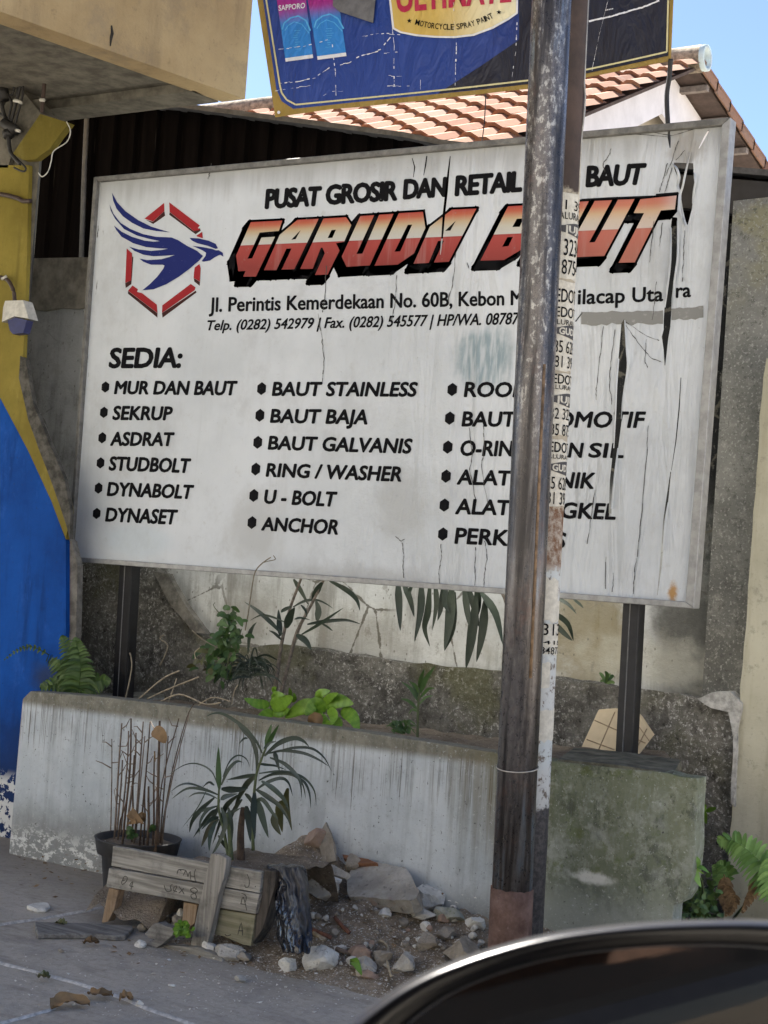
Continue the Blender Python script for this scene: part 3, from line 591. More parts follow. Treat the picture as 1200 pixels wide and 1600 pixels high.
def m_vinyl():
    t = NT('weathered_white_vinyl'); n = t.noise(2.0, 7, .65); f = t.noise(24, 6, .7); g = t.noise(150, 3, .6)
    st = t.noise(17, 6, .65, (1, 1, .06)); s2 = t.noise(60, 4, .6, (1, 1, .03), (3, 0, 0))
    c = t.mix(t.ramp(n, .3, .7), (.535, .565, .58), (.645, .675, .695))
    c = t.mix(t.ramp(st, .52, .78, 0, .2), c, (.40, .40, .385)); c = t.mix(t.ramp(t.noise(4.5, 8, .72, (1, 1, .8), (3, 9, 2)), .5, .68, 0, .42), c, (.43, .44, .44)); c = t.mix(t.ramp(s2, .60, .78, 0, .14), c, (.34, .34, .33))
    c = t.mix(t.ramp(f, .58, .78, 0, .4), c, (.42, .41, .38)); c = t.mix(t.ramp(g, .70, .74, 0, .5), c, (.22, .21, .19))
    # sooty band under the top rail, grime by the lower left, faint blue patch
    tl, tr_ = atY(148, 277, VY), atY(1143, 184, VY)
    zt = t.add(tl.z, t.mul(t.math('SUBTRACT', t.x, tl.x), (tr_.z-tl.z)/(tr_.x-tl.x)))
    dz = t.math('SUBTRACT', zt, t.z); c = t.mix(t.mul(t.ramp(t.add(dz, t.mul(t.math('SUBTRACT', st, .5), .16)), .14, .02), .6), c, (.25, .245, .23))
    c = t.mix(t.mul(t.blob(atY(215, 845, VY), .16, .06, .3, .2), .35), c, (.50, .60, .66))
    c = t.mix(t.mul(t.blob(atY(395, 825, VY), .11, .13, .5, .8), .5), c, (.42, .42, .40)); c = t.mix(t.mul(t.blob(atY(625, 790, VY), .09, .10, .6, .9), .45), c, (.36, .36, .34))
    c = t.mix(t.mul(t.blob(atY(560, 905, VY), .30, .04, .6, .9), .5), c, (.34, .335, .32))
    # scuffed smear
    mp = t.n.new('ShaderNodeMapping'); mp.inputs['Rotation'].default_value = (0, .65, 0); mp.inputs['Scale'].default_value = (40, 1, 6); t.l.new(t.pos, mp.inputs[0])
    w = t.n.new('ShaderNodeTexNoise'); t.l.new(mp.outputs[0], w.inputs['Vector']); w.inputs['Scale'].default_value = 1.6; w.inputs['Detail'].default_value = 5
    sm = t.mul(t.blob(atY(757, 560, VY), .105, .10, .35, .45), t.ramp(w.outputs[0], .35, .6, .35, 1)); c = t.mix(t.mul(sm, .95), c, (.24, .315, .345))
    sm = t.mul(t.blob(atY(905, 740, VY), .09, .14, .6, .6), t.ramp(w.outputs[0], .5, .6, 0, 1)); c = t.mix(t.mul(sm, .5), c, (.33, .335, .33))
    # brown water stain near the torn corner; rust bottom right
    c = t.mix(t.mul(t.blob(atY(1072, 232, VY), .055, .055, .6, .9, 30), .65), c, (.30, .275, .235))
    c = t.mix(t.blob(atY(1051, 927, VY), .013, .030, .6, .9, 70), c, (.42, .24, .09))
    # dark scratches down the left edge
    le = t.add(t.math('SUBTRACT', t.x, atY(128, 600, VY).x), t.mul(t.math('SUBTRACT', t.z, 1.75), -.03)); 
    c = t.mix(t.mul(t.ramp(t.math('ABSOLUTE', le), .05, .015), t.ramp(t.noise(45, 4, .6, (1, 1, .22)), .63, .69, 0, .85)), c, (.07, .068, .06))
    # creases, running diagonally at the upper right
    mp = t.n.new('ShaderNodeMapping'); mp.inputs['Rotation'].default_value = (0, -.55, 0); mp.inputs['Scale'].default_value = (10, 1, 1.5); t.l.new(t.pos, mp.inputs[0])
    w2 = t.n.new('ShaderNodeTexNoise'); t.l.new(mp.outputs[0], w2.inputs['Vector']); w2.inputs['Scale'].default_value = 1.0; w2.inputs['Detail'].default_value = 4; w2.inputs['Distortion'].default_value = .6
    wr = t.mul(w2.outputs[0], t.ramp(t.add(t.x, t.mul(n, .5)), -2.75, -2.1)); wr2 = t.mul(t.noise(6, 4, .55, (1, 1, .6)), .16)
    return t.out(c, .5, 0, t.add(wr, wr2), .6, .09, .3)
VINYL = m_vinyl()
def m_ink(name, c, var=.5):
    t = NT(name); f = t.noise(40, 6, .7); g = t.noise(120, 3, .6)
    cc = t.mix(t.ramp(f, .55, .8, 0, var), c, tuple(min(1, x*1.8+.03) for x in c)); cc = t.mix(t.ramp(g, .70, .74, 0, .7), cc, (.4, .4, .38)); return t.out(cc, .75, 0, None, spec=.12)
INK = m_ink('black_ink', (.005, .005, .006), .3); NAVY = m_ink('navy_ink', (.018, .026, .14), .2); LRED = m_ink('red_ink', (.33, .025, .03), .3); LSH = m_ink('dark_red_ink', (.055, .022, .02), .3)
ALU = simple('dull_aluminium', (.33, .33, .32), .55, .35, .2, 30, .15); ALUD = simple('dirty_top_rail', (.17, .165, .15), .7, .2, .3, 30, .2)
base = atY(600, 1130, YG); base.z = .55
sg = thing('signboard', tuple(base), 'large white bolt shop signboard with a torn vinyl face on two black posts', 'signboard')
# vinyl face
N1, N2 = 46, 32; polys = []
ins = [(150, 281), (1138, 190), (1081, 946), (110, 873)]
def bil(u, v): 
    a = (ins[0][0]+(ins[1][0]-ins[0][0])*u, ins[0][1]+(ins[1][1]-ins[0][1])*u); b = (ins[3][0]+(ins[2][0]-ins[3][0])*u, ins[3][1]+(ins[2][1]-ins[3][1])*u)
    return (a[0]+(b[0]-a[0])*v, a[1]+(b[1]-a[1])*v)
for i in range(N1):
    for j in range(N2): polys.append([bil(i/N1, j/N2), bil((i+1)/N1, j/N2), bil((i+1)/N1, (j+1)/N2), bil(i/N1, (j+1)/N2)])
flat('vinyl_face', polys, VY, VINYL, sg)
# torn flaps curling at the edges of the big hole
m = MB()
for px, w in (([(1050, 256), (1056, 262), (1060, 276), (1058, 288), (1060, 296)], 5), ([(1078, 238), (1072, 262), (1066, 290), (1062, 306), (1065, 330), (1071, 352)], 3.2), ([(1061, 303), (1060, 322), (1064, 340), (1071, 356)], 4), ([(1085, 270), (1086, 282), (1083, 300), (1082, 318)], 3), ([(1058.5, 345), (1058, 400), (1053, 440), (1049.5, 490), (1048, 510)], 3), ([(1047.5, 355), (1047, 405), (1042, 450), (1038, 480)], 2.4), ([(976, 500), (978.5, 545), (980, 575), (973, 622), (971, 655)], 3), ([(966, 560), (962.5, 600), (960.5, 650), (958, 700)], 2.2), ([(965.5, 700), (959, 750), (955, 795)], 2.2), ([(1044, 785), (1039, 815), (1036, 860)], 2)):
    pts = smooth_path([atY(x, y, VY-.004-.010*math.sin(i*1.4)) for i, (x, y) in enumerate(px)], 4); rows = []
    for i, p in enumerate(pts):
        k = w*pxm(p)*.5*(.4+.6*math.sin(math.pi*(i+1)/(len(pts)+1))); rows.append([p+Vector((-k, .006, 0)), p+Vector((0, -.004, 0)), p+Vector((k, .006, 0))])
    m = MB(); m.grid(rows); m.build('torn_flap', VINYL, sg, True)
# frame
def rail(name, o1, o2, i1, i2, mat, d0=-.006, d1=.045):
    m = MB(); q = [atY(*o1, YG), atY(*o2, YG), atY(*i2, YG), atY(*i1, YG)]
    m.prism([p+Vector((0, d0, 0)) for p in q], (0, d1-d0, 0)); o = m.build(name, mat, sg)
    b = o.modifiers.new('bevel', 'BEVEL'); b.width = .002; b.segments = 1; return o
IN = [(155, 284), (1129, 196), (1072, 940), (114, 870)]
rail('frame_rail', SC[0], SC[1], IN[0], IN[1], ALUD); rail('frame_rail', SC[1], SC[2], IN[1], IN[2], ALU, -.007)
rail('frame_rail', SC[2], SC[3], IN[2], IN[3], ALU); rail('frame_rail', SC[3], SC[0], (112, 873), (153, 281), ALUD, -.007)
POSTM = simple('black_painted_steel', (.014, .014, .016), .5, .2, .3, 25, .2); 
for (xa, ya), (xb, yb), w in (((186, 1086), (197, 878), 25), ((974, 1196), (987, 930), 27)):
    a = atY(xa, ya, YG+.05); a.z = .50; b = atY(xb, yb, YG+.05); k = w/2*pxm(b)
    tx = (b.x-a.x)/(b.z-a.z); m = MB(); zt = 2.3; bx = a.x+tx*(zt-a.z)
    m.prism([(a.x-k, YG+.048, a.z), (a.x+k, YG+.048, a.z), (bx+k, YG+.048, zt), (bx-k, YG+.048, zt)], (0, .008, 0))
    m.prism([(a.x-k*.15, YG+.02, a.z), (a.x+k*.05, YG+.02, a.z), (bx+k*.05, YG+.02, b.z+.02), (bx-k*.15, YG+.02, b.z+.02)], (0, .03, 0)) if False else None
    m.prism([(a.x+k-.006, YG+.056, a.z), (a.x+k, YG+.056, a.z), (bx+k, YG+.056, zt), (bx+k-.006, YG+.056, zt)], (0, .045, 0))
    o = m.build('post', POSTM, sg); b_ = o.modifiers.new('bevel', 'BEVEL'); b_.width = .0015
    m = MB(); m.tube([Vector((a.x-k*.1, YG+.0475, a.z)), Vector((b.x-k*.1, YG+.0475, b.z+.03))], .0022, 5); m.build('weld_seam', simple('worn_weld', (.16, .16, .16), .6, .2), o)
# lettering
YT = VY-.0012
def word(s, tl, tr, br, bl, bold=.03, it=0, Y=YT, mat=None, space=1.0, name='lettering', parent=None):
    tl = (tl[0]+it, tl[1]); tr = (tr[0]+it, tr[1]) if it else tr
    base_ = textpolys(s, tl, tr, br, bl, 0, space); m = MB()
    for k in range(9):                        # heavier strokes: the outline laid down again round itself
        r = 0 if k == 0 else bold; dx_, dy_ = r*math.cos(k*math.pi/4), r*math.sin(k*math.pi/4)
        for p in torn([[(x+dx_, y+dy_) for x, y in q] for q in base_]): m.face([atY(x, y, Y-k*4e-5) for x, y in p])
    return m.build(name, mat or INK, parent or sg, fix=False)
for s, tl, tr, br, bl in (('PUSAT', (417.5, 297), (501.5, 292.5), (498, 320), (415.2, 325)), ('GROSIR', (511, 290.5), (621, 283.7), (619, 311.7), (510, 318.7)),
                          ('DAN', (633, 281.7), (697, 278), (695, 306), (631, 310)), ('RETAIL', (714, 276), (816, 268.4), (814, 298), (712, 305)), ('BAUT', (919, 260.7), (1009, 256.5), (1002, 286.8), (916.5, 291))):
    word(s, tl, tr, br, bl, 2.0, 0, YT, INK, .92, 'headline_lettering')
for s, tl, tr, br, bl in (('Jl. Perintis Kemerdekaan No. 60B, Kebon M', (328, 465.5), (816, 454), (816, 476), (327, 487)), ('ilacap Uta', (904, 452.5), (1036, 448), (1035.5, 470), (903, 475.2)), ('ra', (1057, 443), (1079, 442), (1079, 463.5), (1056.5, 464.8))):
    word(s, tl, tr, br, bl, .72, 0, YT, INK, 1.0, 'address_lettering')
word('Telp. (0282) 542979 | Fax. (0282) 545577 | HP/WA. 08787', (325, 501), (812, 488.5), (808.5, 506.5), (321, 516), .5, 0, YT, INK, 1.0, 'phone_lettering')
word('/', (906, 489), (910, 489), (903, 502), (899, 502), .3, 0, YT, INK, 1.0, 'phone_lettering')
word('SEDIA:', (174, 545), (286, 544), (281, 573.5), (170.7, 574), 1.6, 0, YT, INK, .97, 'list_lettering')
LST = [('MUR DAN BAUT', (182, 596), (370.5, 596), (366.5, 617), (179, 615)), ('SEKRUP', (179, 635), (270, 636), (266.5, 656), (176, 655.3)), ('ASDRAT', (175.5, 675.7), (272, 676.5), (268.5, 696.3), (172.7, 695.7)),
       ('STUDBOLT', (173, 714), (298, 717.3), (294, 738.3), (170.3, 734.3)), ('DYNABOLT', (170.5, 754), (302.5, 758.7), (298, 779), (167.7, 774)), ('DYNASET', (168, 794), (277.5, 797.3), (273, 819), (165, 814)),
       ('BAUT STAINLESS', (428.5, 597.5), (653, 597.8), (648.5, 619), (425.5, 617.7)), ('BAUT BAJA', (425.5, 639.8), (577.5, 640.8), (573, 662.5), (422.7, 659.7)), ('BAUT GALVANIS', (422, 681.8), (645, 686.3), (640.5, 708), (419.2, 701.7)),
       ('RING / WASHER', (419, 724.5), (630.5, 730), (626, 751.8), (416, 744)), ('U - BOLT', (415.5, 765.8), (526.5, 769.3), (521.5, 791), (412.5, 786)), ('ANCHOR', (411.5, 808.8), (531.5, 813), (527, 834.7), (408.7, 828)),
       ('ROOF', (728.5, 597.5), (818, 598), (814, 620), (725.5, 619.5)), ('BAUT', (725, 643.7), (806, 644), (803, 666), (722, 665.5)), ('OTOMOTIF', (817, 644), (1008.5, 644), (1003.5, 667.8), (813, 667)),
       ('O-RING', (722, 688.8), (824, 690), (821, 712.5), (718.8, 711.5)), ('DAN', (848, 691), (911.5, 693), (908, 714.5), (844, 713)), ('SIL', (923, 693), (976.5, 693.5), (973, 715), (919.5, 714)),
       ('ALAT', (717.5, 734.3), (799, 736.5), (796, 758), (714.3, 756.3)), ('TEKNIK', (814, 737), (931.5, 739.5), (926.5, 763), (811, 760)), ('ALAT', (715, 779.8), (798, 782.5), (795, 804.5), (711.8, 802.5)), ('BENGKEL', (812, 784), (965, 787.8), (960.5, 811.3), (809, 807)), ('PERKAKAS', (714, 825.3), (885, 833), (881, 856), (710.8, 848.7))]
for s, tl, tr, br, bl in LST: word(s, tl, tr, br, bl, 1.1, 0, YT, INK, 1.0, 'list_lettering')
HX = [((164.7, 604.7), (162.3, 644.3), (159.7, 684), (157, 723.3), (154, 762.7), (151, 802.3), 11.8, 17.8), ((408.7, 607.2), (406, 648.9), (402.7, 691.2), (399.6, 732.9), (396.5, 774.2), (393.7, 816.5), 13.5, 20.4), ((706.6, 608.6), (702.7, 653.4), (699.6, 698.6), (697, 744), (694.3, 789.2), (691.9, 834.4), 14.7, 21)]
for col in HX:
    w, h = col[6], col[7]
    for x, y in col[:6]:
        flat('bullet', [[(x+w/2*a+b*-.035*h, y+h/2*b) for a, b in ((0, -1), (1, -.5), (1, .5), (0, 1), (-1, .5), (-1, -.5))]], YT, INK, sg)
# big shop name
def Z(ox, oy, pts, k=5.714): return [(ox+x/k, oy+y/k) for x, y in pts]
A2 = [(948, 158), (1168, 148), (922, 622), (788, 630), (878, 435), (825, 437), (742, 633), (607, 640), (752, 310)]; A2h = [(985, 255), (935, 345), (888, 347)]
LET = [(Z(350, 310, [(240, 212), (520, 198), (490, 290), (318, 305), (210, 538), (252, 535), (335, 350), (455, 342), (285, 698), (172, 700), (192, 648), (128, 650), (108, 510)]), []),
       (Z(350, 310, [(655, 192), (845, 182), (628, 632), (515, 636), (603, 447), (557, 449), (468, 640), (357, 641), (498, 325)]), [Z(350, 310, [(685, 282), (640, 364), (600, 369)])]),
       (Z(350, 310, [(888, 180), (1090, 168), (1137, 238), (1072, 388), (1000, 400), (1032, 465), (925, 680), (812, 684), (900, 490), (880, 440), (865, 440), (792, 628), (680, 630)]), [Z(350, 310, [(960, 283), (1000, 279), (968, 352), (925, 354)])]),
       (Z(540, 300, [(132, 215), (255, 207), (97, 553), (150, 550), (300, 203), (428, 195), (215, 655), (8, 668), (-35, 577)]), []),
       (Z(540, 300, [(475, 190), (690, 177), (712, 320), (610, 548), (465, 648), (258, 658)]), [Z(540, 300, [(555, 293), (595, 290), (488, 530), (437, 533)])]),
       (Z(540, 300, A2), [Z(540, 300, A2h)]),
       (Z(720, 290, [(422, 185), (660, 172), (690, 240), (625, 400), (590, 440), (600, 500), (540, 572), (385, 664), (175, 670)]), [Z(720, 290, [(500, 297), (560, 292), (525, 368), (460, 370)]), Z(720, 290, [(415, 460), (465, 458), (425, 540), (370, 545)])]),
       (Z(720, 290, [(x-25, y-8) for x, y in A2]), [Z(720, 290, [(x-25, y-8) for x, y in A2h])]),
       (Z(890, 290, [(225, 137), (378, 130), (175, 507), (225, 505), (432, 126), (580, 121), (310, 628), (20, 640), (-20, 575)]), []),
       (Z(890, 290, [(632, 122), (955, 88), (940, 212), (815, 222), (582, 685), (437, 690), (665, 245), (572, 245)]), [])]
blk = []
SH = (-10.5, 12.5)
for poly, holes in LET:
    n = len(poly); T = tri(poly); 
    blk += [[(x+SH[0], y+SH[1]) for x, y in f] for f in T]
    for i in range(n):
        a, b = poly[i], poly[(i+1) % n]; L = math.hypot(b[0]-a[0], b[1]-a[1]); dx_, dy_ = (b[0]-a[0])/L, (b[1]-a[1])/L; w = 3.6
        q = [(a[0]-dx_*w-dy_*w, a[1]-dy_*w+dx_*w), (b[0]+dx_*w-dy_*w, b[1]+dy_*w+dx_*w), (b[0]+dx_*w+dy_*w, b[1]+dy_*w-dx_*w), (a[0]-dx_*w+dy_*w, a[1]-dy_*w-dx_*w)]
        hull = []
        blk.append(q); blk.append([(x+SH[0], y+SH[1]) for x, y in q])
        for u in range(4):
            e, f = q[u], q[(u+1) % 4]; s4 = [e, f, (f[0]+SH[0], f[1]+SH[1]), (e[0]+SH[0], e[1]+SH[1])]
            if abs(area(s4)) > .5: blk.append(s4)
    for h in holes: blk += tri([(x, y) for x, y in h])
blk = [p if area(p) > 0 else p[::-1] for p in blk]
flat('name_shadow', blk, YT+.0004, INK, sg)
def m_name():
    t = NT('shop_name_gradient'); a, b = atY(377, 383.5, YT), atY(967, 358, YT); p, q = atY(394, 347, YT), atY(1000, 311, YT)
    zb = t.add(a.z, t.mul(t.math('SUBTRACT', t.x, a.x), (b.z-a.z)/(b.x-a.x))); zt = t.add(p.z, t.mul(t.math('SUBTRACT', t.x, p.x), (q.z-p.z)/(q.x-p.x)))
    u = t.math('DIVIDE', t.math('SUBTRACT', t.z, zb), t.math('SUBTRACT', zt, zb)); u = t.add(t.mul(u, .5), .5)
    c = t.cr(u, [(0, (.25, .032, .026)), (.47, (.37, .052, .042)), (.495, (.29, .032, .028)), (.502, (.52, .51, .47)), (.66, (.52, .49, .40)), (.79, (.50, .36, .21)), (.91, (.46, .12, .06)), (1, (.40, .055, .04))])
    fade = t.ramp(t.x, -2.25, -1.85); c = t.mix(t.mul(fade, .3), c, (.66, .36, .24)); f2 = t.ramp(t.x, -1.80, -1.68); c = t.mix(t.mul(f2, .75), c, (.70, .66, .62))
    st = t.noise(30, 5, .6, (1, 1, .08)); c = t.mix(t.ramp(st, .5, .72, 0, .18), c, (.50, .44, .40)); f = t.noise(60, 4, .7); c = t.mix(t.ramp(f, .62, .75, 0, .4), c, (.25, .2, .18))
    return t.out(c, .5, 0, None, spec=.3)
NAMEM = m_name(); fl = []
for poly, holes in LET: fl += tri(poly, holes)
flat('name_lettering', fl, YT-.0006, NAMEM, sg)
flat('name_underline', [Z(890, 290, q) for q in ([(105, 118), (350, 104), (350, 120), (105, 134)], [(350, 104), (745, 88), (745, 106), (350, 120)], [(770, 74), (972, 56), (972, 76), (770, 94)])], YT-.0003, INK, sg)
# logo: bird in a broken hexagon
L = lambda p: Z(140, 280, p, 5.0)
red = [L(p) for p in ([(428, 308), (582, 185), (584, 248), (495, 330)], [(622, 180), (862, 362), (845, 380), (865, 395), (815, 405), (625, 255)], [(835, 440), (880, 410), (885, 462), (840, 448)], [(290, 540), (332, 580), (325, 790), (278, 810)], [(335, 830), (378, 860), (370, 880), (410, 890), (525, 980), (530, 1045), (300, 870)], [(790, 818), (828, 845), (820, 868), (565, 1045), (568, 985)], [(820, 690), (858, 662), (868, 695), (862, 800), (812, 770)])]
drk = [L(p) for p in ([(495, 332), (584, 250), (590, 285), (497, 350), (440, 318)], [(625, 257), (815, 407), (862, 382), (868, 402), (828, 430), (622, 278)], [(333, 605), (341, 605), (326, 820), (282, 850), (278, 812), (324, 790)], [(300, 872), (530, 1047), (530, 1082), (300, 895)], [(565, 1047), (830, 870), (835, 885), (570, 1082)], [(813, 772), (862, 802), (860, 833), (818, 800)])]
for p in red: flat('hexagon_segment', tri(p), YT, LRED, sg)
for p in drk: flat('hexagon_shade', tri(p), YT+.0003, LSH, sg)
bird = [[(175, 107), (215, 180), (280, 250), (380, 320), (480, 370), (560, 395), (628, 415), (520, 405), (420, 385), (330, 340), (260, 290), (210, 230), (185, 170)],
        [(157, 200), (185, 270), (240, 340), (320, 390), (420, 430), (520, 450), (640, 455), (690, 475), (760, 520), (840, 560), (885, 600), (850, 640), (780, 700), (700, 760), (600, 820), (500, 860), (412, 868), (470, 820), (530, 760), (575, 700), (585, 675), (570, 668), (480, 668), (420, 645), (388, 620), (450, 632), (560, 625), (620, 608), (665, 592), (600, 597), (500, 602), (420, 590), (350, 560), (308, 527), (380, 548), (480, 560), (560, 553), (612, 543), (540, 540), (440, 530), (340, 500), (250, 450), (210, 400), (190, 362), (250, 410), (330, 450), (430, 480), (500, 488), (550, 484), (460, 465), (370, 440), (270, 390), (200, 310), (165, 245)],
        [(780, 458), (850, 462), (930, 480), (985, 505), (1003, 540), (985, 545), (920, 520), (840, 500), (800, 480)],
        [(800, 520), (880, 530), (960, 545), (985, 555), (1010, 555), (1040, 575), (1045, 605), (1020, 590), (1000, 598), (975, 612), (940, 635), (890, 645), (875, 640), (905, 600), (910, 575), (880, 555)]]
flat('logo_bird', [f for p in bird for f in tri(L(p))], YT-.0006, NAVY, sg)
# repainted strip, hairline cracks
STRIP = m_ink('grey_daub', (.25, .25, .235), .9)
rr = random.Random(5)
def ragged(x0, y0, x1, y1, h, n=16):
    top = [(x0+(x1-x0)*i/n, y0+(y1-y0)*i/n+rr.uniform(-1.3, 1.3)) for i in range(n+1)]; bot = [(x, y+h+rr.uniform(-1.6, 1.6)) for x, y in top]
    return [[top[i], top[i+1], bot[i+1], bot[i]] for i in range(n)]
flat('daubed_strip', ragged(908, 487, 1036, 486, 20), YT-.0003, STRIP, sg); flat('daubed_strip', ragged(1049, 482, 1099, 478, 19, 8), YT-.0003, STRIP, sg)
CGRIME = m_ink('crack_grime', (.075, .072, .066)); cr = []
for c in ([(330, 255), (328, 268), (325, 280)], [(497, 490), (503, 530), (506, 560), (504, 597)], [(510, 415), (507, 470), (504, 488)], [(628, 848), (631, 865), (629, 885), (631, 903)], [(618, 838), (626, 846), (632, 842)], [(689, 850), (690, 870), (686, 895), (688, 920)], [(743, 855), (742, 885), (742, 915)], [(757, 845), (761, 870), (757, 895), (756, 917)],
          [(733, 668), (738, 710), (734, 735), (743, 780)], [(755, 665), (757, 700), (752, 730), (762, 790)], [(943, 510), (937, 560), (932, 605), (931, 625)], [(961, 515), (955, 560), (952, 600), (956, 632)], [(1026, 440), (1023, 470), (1019, 500)], [(978, 508), (1000, 540), (1018, 560), (1036, 566)], [(978, 503), (1010, 525), (1030, 532)], [(1010, 530), (1008, 565), (1012, 575)],
          [(1013, 665), (1010, 720), (1003, 800), (996, 870)], [(930, 765), (925, 800), (918, 850)], [(1070, 360), (1068, 400), (1066, 440)], [(1022, 345), (1018, 380), (1015, 410)], [(1035, 348), (1030, 385)], [(1050, 262), (1044, 285), (1038, 302)], [(1043, 255), (1036, 280), (1030, 300)], [(1060, 220), (1050, 250), (1040, 275)], [(1070, 235), (1056, 250)], [(994, 872), (991, 905), (989, 928)], [(947, 870), (946, 920)], [(958, 895), (957, 925)], [(730, 410), (733, 420)],
          [(1010, 205), (1050, 212), (1100, 197)], [(905, 215), (980, 208), (1045, 214)], [(945, 270), (942, 255), (950, 245)], [(950, 245), (955, 232)], [(712, 395), (708, 440), (700, 470)], [(620, 430), (618, 470), (612, 500)]):
    p = [c[0]]
    for a, b in zip(c, c[1:]):
        for i in range(1, 7): p.append((a[0]+(b[0]-a[0])*i/6+rr.uniform(-.8, .8), a[1]+(b[1]-a[1])*i/6))
    for a, b in zip(p, p[1:]):
        L_ = math.hypot(b[0]-a[0], b[1]-a[1]) or 1; w = rr.uniform(.2, .7); nx, ny = -(b[1]-a[1])/L_*w, (b[0]-a[0])/L_*w
        cr.append([(a[0]-nx, a[1]-ny), (b[0]-nx, b[1]-ny), (b[0]+nx, b[1]+ny), (a[0]+nx, a[1]+ny)])
    flat('hairline_crack', cr, YT-.0009, CGRIME, sg); cr = []

# ================================================================== BANNER ABOVE
BY = 4.56
def m_print(name, c, c2=None, rough=.45, axis='z', z0=0, z1=1):
    t = NT(name); f = t.noise(9, 5, .6); g = t.noise(60, 5, .65); w = t.noise(3.5, 4, .6, (2.5, 1, 1), (1, 5, 2), 1.0)
    cc = c if c2 is None else t.mix(t.ramp(t.z if axis == 'z' else t.x, z0, z1), c, c2)
    cc = t.mix(t.ramp(f, .5, .8, 0, .3), cc, tuple(min(1, x*1.5+.03) for x in c)); cc = t.mix(t.ramp(g, .66, .76, 0, .35), cc, tuple(min(1, x*.6+.05) for x in c))
    return t.out(cc, rough, 0, w, .5, .05, .35)
bn = thing('banner', tuple(atY(640, 160, BY)), 'creased blue and gold motorcycle spray paint banner hanging above the signboard', 'banner')
GOLD = m_print('gold_print', (.30, .20, .045)); BLU = m_print('blue_print', (.018, .05, .24), (.02, .035, .15), .45, 'x', -2.8, -2.2); DRK = m_print('black_print', (.012, .013, .025)); YLW = m_print('pale_yellow_print', (.62, .56, .30)); WHT = m_print('white_print', (.72, .72, .74)); RED = m_print('crimson_print', (.42, .02, .06))
CYAN = m_print('can_print', (.03, .22, .60), (.35, .02, .22), .4, 'z', atY(450, 42, BY).z, atY(450, 10, BY).z); LCY = m_print('light_blue_print', (.10, .42, .75)); BADGE = m_print('badge_print', (.58, .40, .10), (.74, .68, .45), .45, 'x', -2.75, -2.45)
bot = [(430, 183), (470, 177), (520, 170), (560, 167), (610, 161.5), (650, 158), (700, 152), (740, 148), (790, 142), (830, 138), (880, 128), (920, 120), (980, 108), (1015, 101), (1048, 95)]
cl = [(357, -262), (402, 0)]+bot+[(1052, 0), (1064, -262)]
m = MB(); m.prism([atY(x, y, BY) for x, y in cl], (0, .003, 0)); m.build('cloth', GOLD, bn)
def pr(name, polys, mat, k): return flat(name, polys, BY-.0012*k, mat, bn, False)
fld = [(368, -262), (411, 0), (432, 140), (440, 158), (458, 170), (560, 159), (650, 150), (740, 141), (830, 131), (920, 114), (980, 101), (1044, 87), (1046, 0), (1056, -262)]
pr('blue_field', tri(fld), BLU, 1)
pr('black_field', tri([(684, 146), (750, 104), (811, 62), (811, -262), (1056, -262), (1046, 0), (1044, 87), (980, 101), (920, 114), (830, 131)]), DRK, 2)
def stroke(pts, w, jit=0, gap=0):
    o = []
    for a, b in zip(pts, pts[1:]):
        L_ = math.hypot(b[0]-a[0], b[1]-a[1]) or 1; n = max(1, int(L_/4)) if (jit or gap) else 1
        for i in range(n):
            if gap and rr.random() < gap: continue
            ww = w*(1-jit*rr.random()); p = (a[0]+(b[0]-a[0])*i/n, a[1]+(b[1]-a[1])*i/n); q = (a[0]+(b[0]-a[0])*(i+1)/n, a[1]+(b[1]-a[1])*(i+1)/n)
            nx, ny = -(q[1]-p[1])/(L_/n)*ww/2, (q[0]-p[0])/(L_/n)*ww/2; j = rr.uniform(-jit, jit)*1.2
            o.append([(p[0]-nx, p[1]-ny+j), (q[0]-nx, q[1]-ny+j), (q[0]+nx, q[1]+ny+j), (p[0]+nx, p[1]+ny+j)])
    return o
pr('border_line', stroke([(374, -262), (416, 0), (437, 132), (440, 145), (448, 156), (462, 163.5), (560, 154), (650, 145), (740, 135.5), (830, 125), (920, 108), (980, 95), (1042, 81), (1044, 0)], 2.6), YLW, 3)
for (a, b, c, d), s in ((((424, -60), (470, -66), (489, 88), (446, 94)), 1), (((470, -66), (518, -74), (541, 85), (496, 91)), 1)):
    pr('spray_can', [[a, b, c, d]], CYAN, 3)
    pr('can_base', [[(d[0]-.5, d[1]-3), (c[0]-.5, c[1]-3), (c[0]+.5, c[1]+2.5), (d[0]+.3, d[1]+2.5)]], WHT, 4)
    pr('can_arch', stroke([(d[0]-5, d[1]-48), (d[0]-2, d[1]-58), (d[0]+8, d[1]-66), (d[0]+20, d[1]-69), (d[0]+32, d[1]-62), (c[0]-4, c[1]-40)], 2.2)+stroke([(d[0]-1, d[1]-46), (d[0]+4, d[1]-54), (d[0]+14, d[1]-60), (d[0]+26, d[1]-56), (c[0]-6, c[1]-36)], 1.2), LCY, 4)
    pr('can_small_print', [q for i in range(9) for q in stroke([(d[0]+14+rr.uniform(-2, 2), d[1]-46+i*3.6), (d[0]+14+rr.uniform(5, 12), d[1]-46.5+i*3.6)], .8)], LCY, 5)
flat('can_lettering', textpolys('SAPPORO', (435, 8.5), (477, 4.2), (476.5, 12.6), (435.5, 17), .02), BY-.0072, WHT, bn, False)
ov = [(604, -90), (608, 0), (613, 45), (625, 51.5), (650, 56.5), (680, 59), (710, 59.5), (740, 56), (770, 45), (795, 31), (809, 21), (811, -90)]
pr('badge_rim', tri(ov), WHT, 4); pr('badge', tri([(607, -90), (611, 0), (616, 43), (627, 49), (651, 53.5), (680, 56), (710, 56.5), (739, 53), (768, 42), (793, 28.5), (806, 19.5), (808, -90)]), BADGE, 5)
flat('badge_lettering', textpolys('ULTIMATE', (618, -28), (800, -42), (799, 3), (620, 20), .03), BY-.0085, RED, bn, False)
